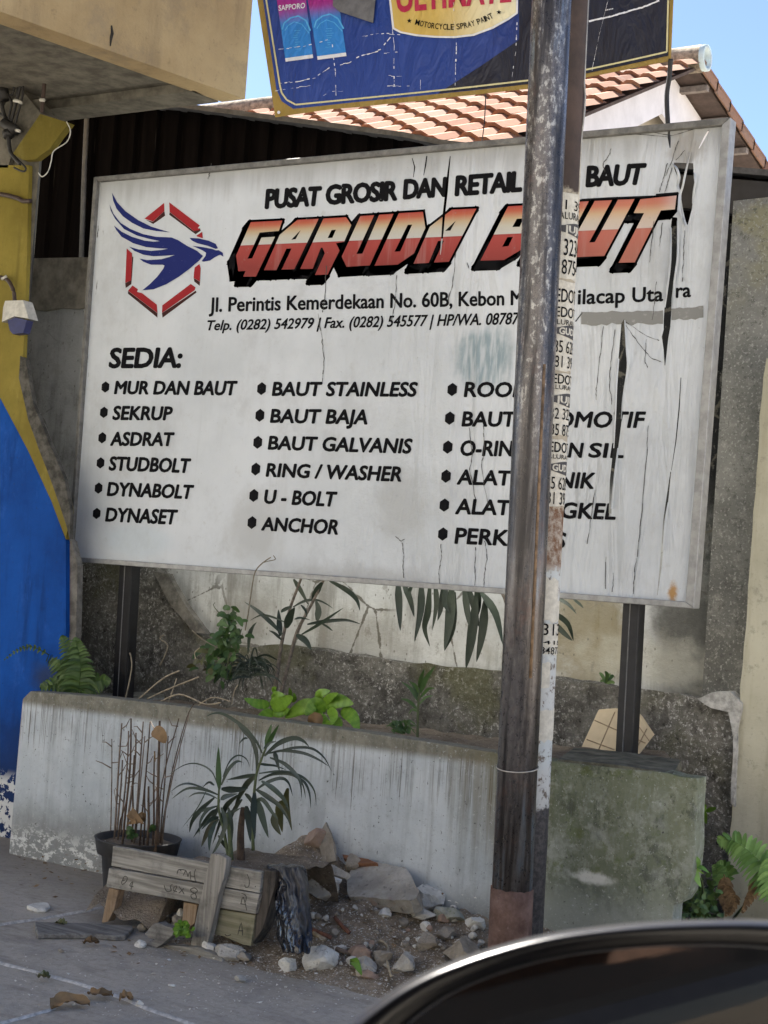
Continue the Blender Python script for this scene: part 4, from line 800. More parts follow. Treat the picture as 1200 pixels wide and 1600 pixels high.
path = smooth_path([Vector((x, y, 0)) for x, y in ((648, 38.5), (668, 43.5), (690, 46), (712, 46.3), (735, 42.3), (755, 35.5), (772, 27.5))], 10)
S_ = 'MOTORCYCLE SPRAY PAINT'; wd = [1.25 if ch == 'M' else .55 if ch in ' ' else .45 if ch == 'I' else 1. for ch in S_]; tot = sum(wd)
cum = [0]; 
for a, b in zip(path, path[1:]): cum.append(cum[-1]+(b-a).length)
def along(s):
    s = max(0, min(cum[-1], s))
    for i in range(len(path)-1):
        if s <= cum[i+1]: k = (s-cum[i])/(cum[i+1]-cum[i]); return path[i].lerp(path[i+1], k)
    return path[-1]
s = 0; ps = []
for ch, w in zip(S_, wd):
    if ch != ' ':
        a, b = along(s/tot*cum[-1]), along((s+w*.86)/tot*cum[-1]); d = (b-a).normalized(); u = Vector((d.y, -d.x, 0))*9
        ps += textpolys(ch, (a+u)[:2], (b+u)[:2], b[:2], a[:2], .01)
    s += w
def star(x, y, r): return [(x+r*(1 if k % 2 == 0 else .42)*math.sin(k*math.pi/5), y-r*(1 if k % 2 == 0 else .42)*math.cos(k*math.pi/5)) for k in range(10)]
pr('badge_small_lettering', ps+tri(star(639.5, 32.5, 4))+tri(star(779.5, 19, 4)), INK, 7)
pr('silver_line', stroke([(920, 33), (950, 27), (981, 18), (1005, 11), (1030, 1)], 3, .3)+[[(946+i*2.6, 15-i*.5), (947.6+i*2.6, 14.7-i*.5), (947.6+i*2.6, 16.4-i*.5), (946+i*2.6, 16.7-i*.5)] for i in range(5)], WHT, 3)
cre = []
for c, w in (([(435, 77), (460, 75), (487, 69), (512, 62)], 1.8), ([(436, 131), (470, 126), (493, 121), (515, 106)], 2.4), ([(527, 102), (545, 98), (565, 87), (595, 78), (610, 57)], 2.4), ([(613, 46), (616, 70), (615.5, 100), (616, 140)], 2.4), ([(713, 62), (713, 80), (712, 100)], 3), ([(712, 100), (711, 138)], 1.6), ([(519, 65), (521, 90), (524, 112), (525, 150)], 2), ([(566, 57), (600, 52), (625, 54)], 2), ([(426, 142), (450, 139), (485, 134)], 1.6), ([(808, 30), (806, 80), (800, 120)], 2), ([(505, 150), (515, 144), (540, 142)], 1), ([(600, 83), (630, 82)], 1.5), ([(603, 118), (628, 119)], 1.5), ([(605, 135), (640, 134)], 1.5), ([(708, 0), (710, 30), (709, 56)], 1.4), ([(657, 125), (657, 140)], 1.2), ([(950, 0), (935, 60), (925, 110)], .8)):
    cre += stroke(c, w*.75, .85, .36)
pr('white_creases', cre, WHT, 8)
m = MB(); m.prism([atY(x, y, BY-.014) for x, y in [(521, -30), (588, -40), (586, 0), (582.5, 35.6), (560, 28), (530, 18), (520, 9)]], (0, .004, 0)); m.build('grey_patch', simple('grey_tarpaulin', (.13, .13, .135), .5, 0, .3, 20, .3), bn)
pr('eyelet', [[(x+2.6*math.cos(k), y+2.6*math.sin(k)) for k in [i*math.pi/4 for i in range(8)]] for x, y in ((435.5, 175.5),)], WHT, 9)
m = MB(); m.tube(smooth_path([atY(1048, 92, BY-.01), atY(1046, 120, BY), atY(1042, 150, BY), atY(1043.5, 192, BY), atY(1046, 225, BY), atY(1045, 290, BY), atY(1044, 358, YW-.02)], 5), .008, 7)
tag(m.build('cable', BLK, None, True, tuple(atY(1046, 100, BY))), 'black cable hanging from the right corner of the banner behind the signboard', 'cable')
m = MB(); m.tube([atY(759, 148, BY), atY(757, 190, BY+.3), atY(753, 222, YS-.06)], .0022, 5); tag(m.build('wire', BLK, None, True, tuple(atY(759, 150, BY))), 'thin dark wire in front of the clay tiles below the banner', 'wire')

# ================================================================== POLES
def m_pole():
    t = NT('worn_steel_pole'); st = t.noise(30, 6, .65, (1, 1, .06)); n = t.noise(5, 6, .7, (1, 1, .5)); f = t.noise(70, 6, .75, (1, 1, .6))
    c = t.mix(t.ramp(st, .35, .65), (.035, .032, .033), (.16, .148, .145)); c = t.mix(t.mul(t.ramp(n, .52, .62, 0, .5), t.ramp(f, .4, .6)), c, (.13, .065, .050))
    up = t.mul(t.ramp(t.z, 1.3, 1.8, .15, 1), t.ramp(f, .52, .60)); c = t.mix(t.mul(up, t.ramp(st, .42, .58, 0, .9)), c, (.50, .485, .45))
    bl = t.mul(t.ramp(st, .50, .6), t.ramp(t.noise(2.6, 4, .6, (1, 1, .6), (0, 0, 3.3)), .50, .6)); c = t.mix(t.mul(bl, .7), c, (.17, .23, .30))
    return t.out(c, t.ramp(f, .35, .7, .25, .5), .55, t.add(f, t.mul(st, .7)), .3, .004, .5)
def m_rust():
    t = NT('rust'); n = t.noise(14, 7, .7); f = t.noise(80, 5, .7); c = t.mix(t.ramp(n, .3, .7), (.09, .052, .040), (.20, .13, .105)); c = t.mix(t.ramp(f, .6, .7, 0, .6), c, (.26, .19, .16)); return t.out(c, .9, .1, f, .6, .006, .2)
STEEL, RUST = m_pole(), m_rust()
YP1, YP2 = 3.70, 3.86
def axis(pts, Y): return [atY(x, y, Y) for x, y in pts]
a, b = axis([(862, 0), (800, 1390)], YP1); d = (b-a)/(b.z-a.z)
def on1(z): return a+d*(z-a.z)
R1 = 31.2*pxm(atY(826, 787, YP1))
zr = b.z+.005
p1 = thing('utility_pole', tuple(on1(-.0)), 'dark worn steel pole with a rusty base in front of the signboard', 'pole')
m = MB(); m.tube([on1(zr-.02), on1(1.2), on1(2.4), on1(5.5)], R1, 40); m.build('shaft', STEEL, p1, True)
m = MB(); rows = []
for k in range(6):
    z = -.05+(zr+.05)*k/5; rows.append([on1(z)+Vector((math.cos(q*math.pi/20), math.sin(q*math.pi/20), 0))*(R1+.0035) + (Vector((0, 0, .006*noise.noise(Vector((q*.5, 0, 0))))) if k == 5 else Vector((0,0,0))) for q in range(40)])
rows.append([p+(on1(zr)-p).normalized()*.004 for p in rows[-1]]); m.grid(rows, .5, True); m.build('rusty_sleeve', RUST, p1, True)
WIREM = simple('pale_wire', (.42, .40, .36), .5, .3)
z1 = atY(809, 1203, YP1-R1).z; m = MB(); m.tube([on1(z1+.008*math.sin(q))+Vector((math.cos(q), math.sin(q), 0))*(R1+.002) for q in [k*2*math.pi/28 for k in range(29)]], .0018, 5); m.build('tie_wire', WIREM, p1, True)
m = MB(); e = on1(2.0)
m.tube([on1(z)+Vector((R1*.80, -R1*.62, 0)) for z in (.85, 1.1, 1.5, 1.68)], .0042, 6); m.build('rust_streak', simple('ochre_rust_seam', (.20, .13, .075), .85, .1, .6, 25, .4), p1, True)
c2, e2 = axis([(894.5, 0), (822, 1456)], YP2); d2 = (e2-c2)/(e2.z-c2.z); R2 = 26*pxm(atY(858, 700, YP2))
def on2(z): return c2+d2*(z-c2.z)
def zat(y, x=880): return atY(x, y, YP2-R2*.6).z
def m_pole2():
    t = NT('old_painted_pole'); f = t.noise(36, 7, .72); g = t.noise(80, 4, .7); n = t.noise(6, 5, .6)
    zz = t.add(t.z, t.mul(t.math('SUBTRACT', f, .5), .10))
    brown = t.mix(t.ramp(n, .35, .65), (.045, .034, .030), (.085, .058, .047)); rust = t.mix(t.ramp(f, .4, .62), (.15, .075, .04), (.38, .34, .29))
    white = t.mix(t.ramp(f, .52, .60), t.mix(t.ramp(n, .4, .6), (.52, .53, .52), (.50, .54, .545)), (.15, .125, .105)); grey = t.mix(t.ramp(g, .4, .65), (.045, .043, .046), (.095, .09, .09))
    c = t.mix(t.ramp(zz, zat(300)+.01, zat(300)-.01), brown, (.40, .36, .28)); c = t.mix(t.ramp(zz, zat(795)+.01, zat(795)-.01), c, rust); c = t.mix(t.ramp(zz, zat(890)+.015, zat(890)-.015), c, white); c = t.mix(t.ramp(zz, zat(1262, 830)+.008, zat(1262, 830)-.008), c, grey)
    return t.out(c, .75, 0, t.add(f, g), .35, .004, .35)
p2 = thing('sticker_pole', tuple(on2(0)), 'thinner pole with peeling white paint and pasted phone number stickers behind the steel pole', 'pole')
m = MB(); m.tube([on2(-.05), on2(.6), on2(1.2), on2(2.0), on2(2.6), on2(5.5)], R2, 32); m.build('shaft', m_pole2(), p2, True)
m = MB(); q = Vector((1, .15, 0)).normalized(); m.tube([on2(z)+q*(R2-.001)+Vector((dx_, 0, 0)) for z, dx_ in ((2.0, 0), (2.35, .001), (2.42, .006), (2.46, .006), (2.5, .001), (3.2, 0))], .003, 6); m.build('side_wire', WIREM, p2, True)
PAPER = simple('aged_paper', (.56, .54, .47), .85, 0, .15, 60, .2); SGREY = m_ink('sticker_grey', (.075, .075, .08), .5)
VW = (EYEP-on2(1.5)); VW.z = 0; VW.normalize(); VS = Vector((-VW.y, VW.x, 0))
if VS.dot(RGT) < 0: VS = -VS
def cyl(ang, z, lift): return on2(z)+(VW*math.cos(ang)+VS*math.sin(ang))*(R2+lift)
def arc_patch(m, a0, a1, z0, z1, lift, jag=.002):
    n = 10; m.grid([[cyl(a0+(a1-a0)*i/n, z+rr.uniform(-jag, jag), lift) for i in range(n+1)] for z in (z0, (z0+z1)/2, z1)])
def arc_text(s, a0, a1, z0, z1, lift, mat, parent, bold=.02, name='sticker_lettering'):
    v, t = glyphs(s, bold); x0 = min(p[0] for p in v); x1 = max(p[0] for p in v); h1, h0 = caph(bold); m = MB()
    m.v = [cyl(a0+(a1-a0)*(p[0]-x0)/(x1-x0), z0+(z1-z0)*(p[1]-h0)/(h1-h0), lift) for p in v]; m.f = [tuple(f) for f in t]; m.t = [.5]*len(t); return m.build(name, mat, parent, True, fix=False)
rad = math.radians
def zy(y): return zat(y, 905-.058*(y-375))
for ya, yb, a0_, a1_ in ((905, 955, -70, 60), (940, 972, -20, 95), (1035, 1075, -75, 40), (1110, 1160, -30, 90)):
    m = MB(); arc_patch(m, rad(a0_), rad(a1_), zy(yb), zy(ya), .0010, .006); m.build('torn_sticker', PAPER, p2, True, fix=False)
for top_, bot_, lines, oval in ((300, 438, (('31 39', 312, 327), ('SALURAN', 331, 342), ('9 3234', 372, 398), ('3 8754', 405, 428)), ('JUJU', 346, 368)), (438, 580, (('SEDOT', 451, 472), ('SEDOT', 480, 496), ('SALURAN', 500, 508), ('085 628', 532, 551), ('081 391', 556, 574)), ('GUDU', 506, 528)),
                          (582, 684, (('SEDOT', 585, 600), ('SALURAN', 602, 609), ('082 323', 638, 655), ('085 875', 662, 680)), ('JUJU', 613, 635)), (686, 792, (('SEDOT', 692, 708), ('SALURAN', 711, 718), ('085 628', 745, 764), ('081 391', 769, 788)), ('GUDU', 720, 742)), (975, 1025, (('0313', 975, 993), ('0415', 1003, 1009), ('284877', 1012, 1023)), None)):
    m = MB(); arc_patch(m, rad(-75), rad(rr.uniform(80, 100)), zy(bot_-rr.uniform(0, 3)), zy(top_+rr.uniform(0, 3)), .0012, .004); st_ = m.build('sticker', PAPER, p2, True, fix=False)
    for s, ya, yb in lines: k_ = rr.uniform(-5, 5); w_ = rr.uniform(-1, 1); arc_text(s, rad(-24+k_), rad(88+k_), zy(yb+w_), zy(ya+w_), .0022, INK, st_, .012 if 'SE' in s else .003)
    if oval:
        s, ya, yb = oval; m = MB(); zc_, hh = (zy(ya)+zy(yb))/2, (zy(ya)-zy(yb))/2
        rows = [[], []]
        for k in range(15):
            an = rad(-24)+(rad(96)-rad(-24))*k/14; u = k/14; h_ = hh*(.45 if u < .25 else .45+.55*math.sin((u-.25)/.75*math.pi*.62))
            rows[0].append(cyl(an, zc_-h_, .0020)); rows[1].append(cyl(an, zc_+h_, .0020))
        m.grid(rows); m.build('sticker_label', SGREY, st_, True, fix=False); arc_text(s, rad(10), rad(95), zc_-hh*.5, zc_+hh*.5, .0026, PAPER, st_, .035)

# ================================================================== DIRT HEAP AND RUBBLE
def hz(x, y):
    t = (YF-y)
    if t < -.02 or t > 1.0: return 0.
    A = 0; 
    for cx, h, wd in ((-2.66, .26, .20), (-2.36, .17, .22), (-2.08, .13, .20), (-1.85, .12, .3), (-1.5, .08, .35), (-2.95, .12, .18)):
        A = max(A, h*math.exp(-((x-cx)/wd)**2*.8))
    L = .62 if x > -2.75 else .45
    k = max(0, 1-t/L); f = k*k*(3-2*k)*.55+k*.45
    h = A*f
    if h > .004: h += .016*noise.noise(Vector((x*9, y*9, 1)))*min(1, h/.05)+.010*noise.noise(Vector((x*27, y*27, 4)))*min(1, h/.03)+.006*noise.noise(Vector((x*70, y*70, 4)))*min(1, h/.03)
    return h
rows = []
for j in range(111):
    y = 3.30+(YF+.012-3.30)*j/110; rows.append([(x, y, max(-.01, hz(x, y)-.004)) for x in [-3.25+2.1*i/230 for i in range(231)]])
m = MB(); m.grid(rows); hp = m.build('soil_heap', SOILB, None, True); struct(hp)
def heap(px, py, lift=0.):                     # where the view ray of a pixel meets the heap
    d = ray(px, py); p = None
    for k in range(900):
        y = 2.4+1.65*k/900; q = EYEP+d*(y/d.y)
        if q.z <= hz(q.x, q.y)+lift: return q
    return atY(px, py, YF-.03)
def m_rock(name, a, b, spot):
    t = NT(name); n = t.noise(18, 6, .7); f = t.noise(90, 5, .7); v = t.noise(55, 4, .7, (1, 1, 1), (4, 4, 4))
    c = t.mix(t.ramp(n, .3, .7), a, b); c = t.mix(t.ramp(v, .58, .7, 0, .8), c, spot); c = t.mix(t.ramp(f, .66, .74, 0, .7), c, (.06, .055, .05)); return t.out(c, .93, 0, t.add(n, f), .6, .008, .2)
RK = {'pale': m_rock('pale_concrete', (.55, .53, .47), (.78, .76, .70), (.22, .20, .17)), 'grey': m_rock('grey_concrete', (.33, .31, .27), (.52, .49, .43), (.12, .10, .08)), 'brick': m_rock('brick_rubble', (.28, .19, .14), (.42, .31, .24), (.32, .29, .25)), 'dirt': m_rock('dirty_stone', (.23, .20, .16), (.38, .34, .28), (.36, .34, .30)), 'moss': m_rock('mossy_stone', (.27, .28, .22), (.44, .44, .38), (.13, .16, .05))}
rk = random.Random(11)
def rock(px, py, w, h, kind, label, group=None, deep=None, cuts=14, name='concrete_lump', sub=4, floor=False, Y=None):
    p = atZ(px, py+h*.4, .0) if floor else (atY(px, py, Y) if Y else heap(px, py+h*.3))
    s = pxm(p); rx, rz = w*s/2, h*s/2; ry = deep or (rx+rz)/2
    bm = bmesh.new(); bmesh.ops.create_icosphere(bm, subdivisions=sub, radius=1)
    pl = []
    for _ in range(cuts):
        n = Vector((rk.uniform(-1, 1), rk.uniform(-1, 1), rk.uniform(-1, 1))).normalized(); pl.append((n, rk.uniform(.5, .74)))
    sd = rk.uniform(0, 50)
    for v in bm.verts:
        for n, dd in pl:
            k = v.co.dot(n)-dd
            if k > 0: v.co -= n*k
        q = v.co*2.6+Vector((sd, 0, 0)); v.co *= 1+.08*noise.noise(q)+.06*noise.noise(q*3)+(.045*noise.noise(q*8)+.025*noise.noise(q*17) if sub > 2 else 0)
    mx = [max(abs(v.co[i]) for v in bm.verts) for i in range(3)]
    for v in bm.verts: v.co = Vector((v.co.x/mx[0]*rx, v.co.y/mx[1]*ry, v.co.z/mx[2]*rz))
    me = bpy.data.meshes.new(name); bm.to_mesh(me); bm.free(); me.materials.append(RK[kind])
    o = bpy.data.objects.new(name, me); link(o)
    o.location = (p.x, p.y+(ry*.2 if floor else -ry*.25), (rz*.78 if floor else (p.z+rz*.30 if not Y else p.z))); return tag(o, label, 'rubble' if w > 16 else 'stone', group)
def slab(name, px, Ya, Yb, ya, yb, th, mat, label, cat='rubble', amp=.004):      # broken plate leaning: pixel row ya lies at depth Ya, yb at Yb
    pts = []
    for x, y in px:
        Yv = Ya+(Yb-Ya)*(y-ya)/(yb-ya); pts.append(atY(x, y, Yv))
    n = (pts[1]-pts[0]).cross(pts[2]-pts[1]).normalized()
    if n.y > 0: n = -n
    bm = bmesh.new(); f = bm.faces.new([bm.verts.new(p) for p in pts]); e = bmesh.ops.extrude_face_region(bm, geom=[f])
    bmesh.ops.translate(bm, vec=-n*th, verts=[g for g in e['geom'] if isinstance(g, bmesh.types.BMVert)]); bmesh.ops.triangulate(bm, faces=bm.faces)
    for _ in range(6):
        ed = [g for g in bm.edges if g.calc_length() > .022]
        if not ed: break
        bmesh.ops.subdivide_edges(bm, edges=ed, cuts=1); bmesh.ops.triangulate(bm, faces=bm.faces)
    for v in bm.verts: v.co += Vector((noise.noise(v.co*14), noise.noise(v.co*14+Vector((5, 0, 0))), noise.noise(v.co*14+Vector((0, 5, 0)))))*amp+Vector((noise.noise(v.co*50), noise.noise(v.co*50+Vector((5, 0, 0))), noise.noise(v.co*50+Vector((0, 5, 0)))))*amp*.5
    bmesh.ops.recalc_face_normals(bm, faces=bm.faces); c = sum(pts, Vector())/len(pts)
    for v in bm.verts: v.co -= c
    me = bpy.data.meshes.new(name); bm.to_mesh(me); bm.free(); me.materials.append(mat); o = bpy.data.objects.new(name, me); o.location = c; link(o); return tag(o, label, cat)
t = NT('broken_slab'); n = t.noise(7, 6, .7); f = t.noise(60, 6, .7); c = t.mix(t.ramp(n, .3, .7), (.30, .28, .24), (.52, .49, .43)); c = t.mix(t.ramp(t.noise(11, 4, .6, (1, 1, 1), (3, 1, 1)), .55, .66, 0, .8), c, (.38, .28, .225)); c = t.mix(t.ramp(f, .56, .7, 0, .7), c, (.09, .08, .07))
SLABM = t.out(c, .95, 0, t.add(n, f), .7, .01, .2)
slab('concrete_slab', [(548, 1349), (560, 1344), (633, 1354), (643, 1368), (655, 1393), (652, 1403), (640, 1408), (600, 1404), (545, 1400), (541, 1392)], 4.035, 3.86, 1344, 1408, .045, SLABM, 'large flat broken concrete slab leaning on the planter, widest piece of the rubble', 'rubble', .006)
slab('tile_shard', [(500, 1300), (509, 1284), (521, 1318), (525, 1345), (505, 1350), (498, 1320)], 4.02, 3.98, 1285, 1350, .012, RK['dirt'], 'dark upright shard of slab leaning on the planter on top of the soil heap', 'rubble')
slab('wood_sliver', [(535, 1335), (575, 1342), (590, 1349), (560, 1349), (537, 1341)], 4.04, 4.0, 1335, 1349, .012, simple('red_wood', (.22, .10, .05), .8), 'thin reddish wood sliver behind the large slab', 'stick', .001)
slab('concrete_plate', [(497, 1345), (520, 1352), (546, 1364), (540, 1371), (522, 1366), (500, 1352)], 3.88, 3.84, 1345, 1371, .012, RK['grey'], 'thin grey plate lying on the tilted pale lump left of the slab', 'rubble', .003)
for a in ((517, 1363, 46, 30, 'pale', 'pale tilted concrete lump between the plastic bag and the large slab'), (506, 1384, 46, 34, 'grey', 'grey lump just under the pale tilted one left of the slab'),
          (552, 1344, 26, 26, 'dirt', 'small rounded dirty lump touching the left corner of the slab'), (676, 1397, 50, 46, 'pale', 'square pale block right of the large slab against the planter'),
          (661, 1426, 42, 18, 'pale', 'flat pale lump under the square block'), (707, 1424, 50, 24, 'moss', 'mossy pale lump right of the flat one under the square block'), (745, 1437, 36, 22, 'pale', 'pale lump nearest the rusty foot of the steel pole'),
          (602, 1424, 24, 16, 'pale', 'small pale lump centred under the large slab'), (672, 1466, 36, 30, 'dirt', 'ochre lump half sunk in the soil below the mossy one'), (696, 1455, 24, 20, 'dirt', 'small dirty lump beside the ochre one, towards the poles'),
          (636, 1500, 40, 32, 'grey', 'broken grey cube of concrete at the front edge of the soil nearest the mirror'), (502, 1489, 50, 40, 'pale', 'big rounded white lump in front of the black plastic bag'), (566, 1484, 40, 34, 'brick', 'brownish red brick lump at the front of the heap'),
          (600, 1490, 34, 28, 'dirt', 'dirty lump between the brick lump and the grey cube'), (574, 1505, 34, 28, 'grey', 'grey lump in front of the brick lump beside the green leaf'), (578, 1521, 30, 16, 'brick', 'reddish flat lump at the very front of the heap'),
          (532, 1481, 20, 14, 'pale', 'small white lump between the big white lump and the brick one'), (453, 1504, 28, 22, 'pale', 'white angular lump in front of the foot of the plastic bag'), (497, 1305, 34, 30, 'brick', 'earth crusted lump at the top of the soil heap'),
          (358, 1482, 44, 28, 'grey', 'grey lump at the foot of the crate right of the stake'), (328, 1478, 17, 20, 'pale', 'white pebble beside the foot of the wooden stake'), (730, 1478, 60, 44, 'dirt', 'dirty slab piece lying between the soil and the steel pole'),
          (380, 1490, 34, 14, 'dirt', 'flat dirty stone under the right end of the crate'), (640, 1408+6, 18, 10, 'dirt', 'small dirty chip tucked under the right front edge of the slab')):
    rock(a[0], a[1], a[2]*1.18, a[3]*1.2, *a[4:])
for a in ((375, 1530, 20, 12, 'grey', 'grey stone alone on the pavement in front of the crate'), (217, 1568, 15, 11, 'pale', 'small round white pebble on the pavement joint'), (267, 1540, 13, 5, 'pale', 'white chip lying flat on the bare pavement'), (95, 1486, 13, 6, 'dirt', 'flat dark stone on the pavement left of the brown leaf'), (217, 1474, 22, 15, 'pale', 'whitish stone left of the splintered wood at the crate foot')):
    rock(*a, floor=True, sub=2)
PEB = []
for i in range(70):
    x = rk.uniform(470, 755); y0 = 1415+max(0, (560-x)*.1); y = rk.uniform(y0, min(1535, 1480+(560-abs(x-560))*.06) if x < 640 else 1490)
    s = rk.choice([4, 5, 6, 7, 8, 10, 12, 16])
    o = rock(x, y, s*1.2, s, rk.choice(['pale', 'pale', 'grey', 'dirt', 'dirt', 'brick']), 'small loose stone scattered in the soil heap under the slab', 'stones scattered over the soil heap', sub=2, name='stone', cuts=5)
for i in range(48):
    x = rk.uniform(205, 300); y = rk.uniform(1420, 1470) if x > 225 else rk.uniform(1440, 1470); s = rk.choice([7, 9, 11, 14])
    o = rock(x, y, s*1.3, s, rk.choice(['pale', 'grey', 'dirt', 'pale']), 'small stone heaped under the raised boards of the crate', 'stones under the crate', sub=2, name='stone', cuts=5, Y=3.62+rk.uniform(-.08, .1))
m = MB(); 
for i in range(2200):                           # grit spread over soil and pavement
    x = rk.uniform(20, 780); y = rk.uniform(1400, 1590)
    if rk.random() < .6: x = rk.gauss(520, 110); y = rk.gauss(1490, 38)
    if x < 420 and y < 1480: continue
    p = heap(x, y); s = rk.uniform(.0016, .005)*(1 if rk.random() < .8 else 1.5)
    q = [Vector((rk.uniform(-1, 1), rk.uniform(-1, 1), rk.uniform(.2, 1)))*s for _ in range(4)]; b = p+Vector((0, 0, .001))
    m.face([b+q[0], b+q[1], b+q[2]]); m.face([b+q[0], b+q[2], b+q[3]]); m.face([b+q[1], b+q[3], b+q[2]]); m.face([b+q[0], b+q[3], b+q[1]])
gr = m.build('grit', RK['pale']); gr['kind'] = 'stuff'; gr['label'] = 'pale grit scattered over the soil and pavement'; gr['category'] = 'grit'
def twig(px, r, mat, name, label, cat='twig', Y=None):
    pts = smooth_path([(heap(x, y)+Vector((0, 0, .008))) if Y is None else atY(x, y, Y) for x, y in px], 4); m = MB(); m.tube(pts, r, 6); return tag(m.build(name, mat, None, True, tuple(pts[0])), label, cat)
STRAW = simple('pale_dry_stem', (.36, .30, .21), .8, 0, .3, 60, .2); REDW = simple('reddish_stick', (.20, .085, .05), .8, 0, .3, 60, .2); DRYW = simple('grey_brown_twig', (.17, .13, .10), .9, 0, .35, 50, .3)
twig([(592, 1474), (600, 1477), (606, 1486), (605, 1505), (611, 1530)], .004, STRAW, 'root', 'pale wiry root curling down the front of the soil heap')
twig([(525, 1487), (545, 1494), (568, 1501)], .007, DRYW, 'stick', 'brown stick lying between the white lump and the brick lump'); twig([(486, 1456), (505, 1464), (518, 1470)], .006, REDW, 'stick', 'red brown stick beside the plastic bag'); twig([(490, 1462), (508, 1473)], .006, STRAW, 'stick', 'short pale stick under the red brown one'); twig([(523, 1438), (535, 1452), (546, 1462)], .006, REDW, 'stick', 'brown stick half buried in the middle of the heap')

# ================================================================== LEAVES, PLANTS
LF = {'dark': leafmat('dark_strap_leaf', (.022, .034, .024), (.055, .075, .050)), 'mid': leafmat('mid_green_leaf', (.035, .075, .022), (.085, .16, .045)), 'bright': leafmat('bright_green_leaf', (.09, .20, .016), (.20, .36, .04), .4), 'fern': leafmat('fern_leaf', (.11, .24, .05), (.28, .46, .12), .5), 'dfern': leafmat('dark_fern_leaf', (.035, .075, .018), (.10, .17, .04), .5), 'dry': leafmat('dry_leaf', (.14, .085, .04), (.30, .19, .09), .8), 'olive': leafmat('olive_leaf', (.05, .055, .02), (.12, .12, .04))}
STEMG = simple('green_stem', (.07, .09, .035), .7, 0, .3, 50, .2); BARK = simple('grey_brown_bark', (.16, .135, .11), .9, 0, .4, 60, .5); BARKD = simple('brown_bark', (.09, .06, .04), .9, 0, .4, 50, .5)
lr = random.Random(21)
def blade(mb, pts, w, tone=None, fold=.22, prof=None, twist=None, n=5, base=.35):
    c = smooth_path(pts, n); L = len(c); tone = lr.random() if tone is None else tone; tw = lr.uniform(-.5, .5) if twist is None else twist; rows = []
    for i, p in enumerate(c):
        t_ = i/(L-1); tg = (c[min(i+1, L-1)]-c[max(i-1, 0)]).normalized(); v = (EYEP-p).normalized()
        s = tg.cross(v); s = s.normalized() if s.length > 1e-4 else Vector((1, 0, 0)); nn = s.cross(tg).normalized()
        s2 = s*math.cos(tw)+nn*math.sin(tw); n2 = s2.cross(tg)
        k = (prof(t_) if prof else (min(1, base+t_*2.2) if t_ < .35 else max(.02, 1-((t_-.35)/.65)**1.7)))*w/2
        rows.append([p-s2*k+n2*(k*fold), p, p+s2*k+n2*(k*fold)])
    mb.grid(rows, tone)
LEAFP = lambda t_: max(.03, math.sin(math.pi*min(1, t_*.93+.05))**.75)
def pz(ox, oy, k): return lambda x, y: (ox+x/k, oy+y/k)
def plant_blades(mb, conv, lst, Y, k, spread=.10, **kw):
    for pts, w in lst:
        d = lr.uniform(-spread, spread); P_ = []
        for i, (x, y) in enumerate(pts):
            X_, Y_ = conv(x, y); P_.append(atY(X_, Y_, Y+d*i/(len(pts)-1)))
        blade(mb, P_, w*(.8 if len(pts) > 3 else 1)/k*pxm(P_[0]), **kw)
def stems(conv, lst, Y, k, mat, root, name='stem', seg=7):
    for pts, w in lst:
        q = smooth_path([atY(*conv(x, y), Y) for x, y in pts], 4); r0 = w/k/2*pxm(q[0]); m = MB(); m.tube(q, [r0*(1-.45*i/(len(q)-1)) for i in range(len(q))], seg); m.build(name, mat, root, True)
def plant(name, px, Y, z, label, cat='plant', group=None):
    p = atY(px[0], px[1], Y); p.z = z; return thing(name, tuple(p), label, cat, group)
# --- two dracaenas in the crate
cv = pz(270, 1110, 4.615); K = 4.615; YD = 3.66
r1 = plant('dracaena', (384, 1345), YD, .2, 'taller dark strap leaf dracaena with a brown woody base behind the crate')
R_ = [([(645, 310), (600, 220), (520, 130), (420, 55), (350, 22), (290, 22), (240, 45)], 34), ([(605, 440), (605, 320), (570, 210), (510, 150), (440, 60)], 42), ([(660, 330), (760, 240), (870, 200), (940, 220), (985, 265)], 46), ([(690, 310), (800, 290), (950, 310), (1060, 360), (1125, 405)], 30), ([(740, 300), (870, 270), (1000, 275), (1090, 340), (1145, 440)], 26), ([(700, 340), (800, 380), (880, 450), (920, 520), (930, 640)], 40), ([(620, 455), (760, 440), (880, 460), (960, 500), (1020, 580), (1035, 690)], 30), ([(620, 505), (720, 460), (850, 460), (930, 520), (960, 640)], 30), ([(880, 470), (950, 520), (985, 600), (995, 710)], 26), ([(600, 575), (680, 520), (780, 490), (835, 525), (865, 620)], 34), ([(640, 510), (720, 560), (800, 640), (840, 730)], 46), ([(600, 570), (680, 620), (780, 700), (855, 830)], 46), ([(590, 590), (580, 760), (592, 930)], 52), ([(610, 640), (650, 780), (690, 920)], 54), ([(605, 470), (540, 520), (480, 620), (440, 720)], 56), ([(605, 460), (500, 480), (390, 500)], 30), ([(735, 300), (745, 350), (770, 440)], 36), ([(655, 275), (700, 235), (750, 225)], 20), ([(540, 200), (510, 205), (475, 245)], 16), ([(560, 700), (640, 640), (720, 740), (760, 790)], 40), ([(530, 690), (545, 800), (560, 950)], 50), ([(600, 380), (660, 390), (740, 400), (820, 430)], 24), ([(520, 600), (560, 640), (620, 760)], 30)]
m = MB(); plant_blades(m, cv, R_, YD, K, .12); m.build('leaves', LF['dark'], r1, True, fix=False)
m = MB(); plant_blades(m, cv, [([(672, 270), (690, 180), (712, 98)], 40), ([(680, 260), (720, 180), (765, 103)], 34)], YD, K, .03); m.build('young_leaf', LF['mid'], r1, True, fix=False)
stems(cv, [([(580, 1010), (575, 760), (600, 480), (640, 350), (680, 250)], 26)], YD, K, STEMG, r1); stems(cv, [([(492, 1110), (490, 880), (508, 700)], 66)], YD, K, BARKD, r1, 'trunk', 9)
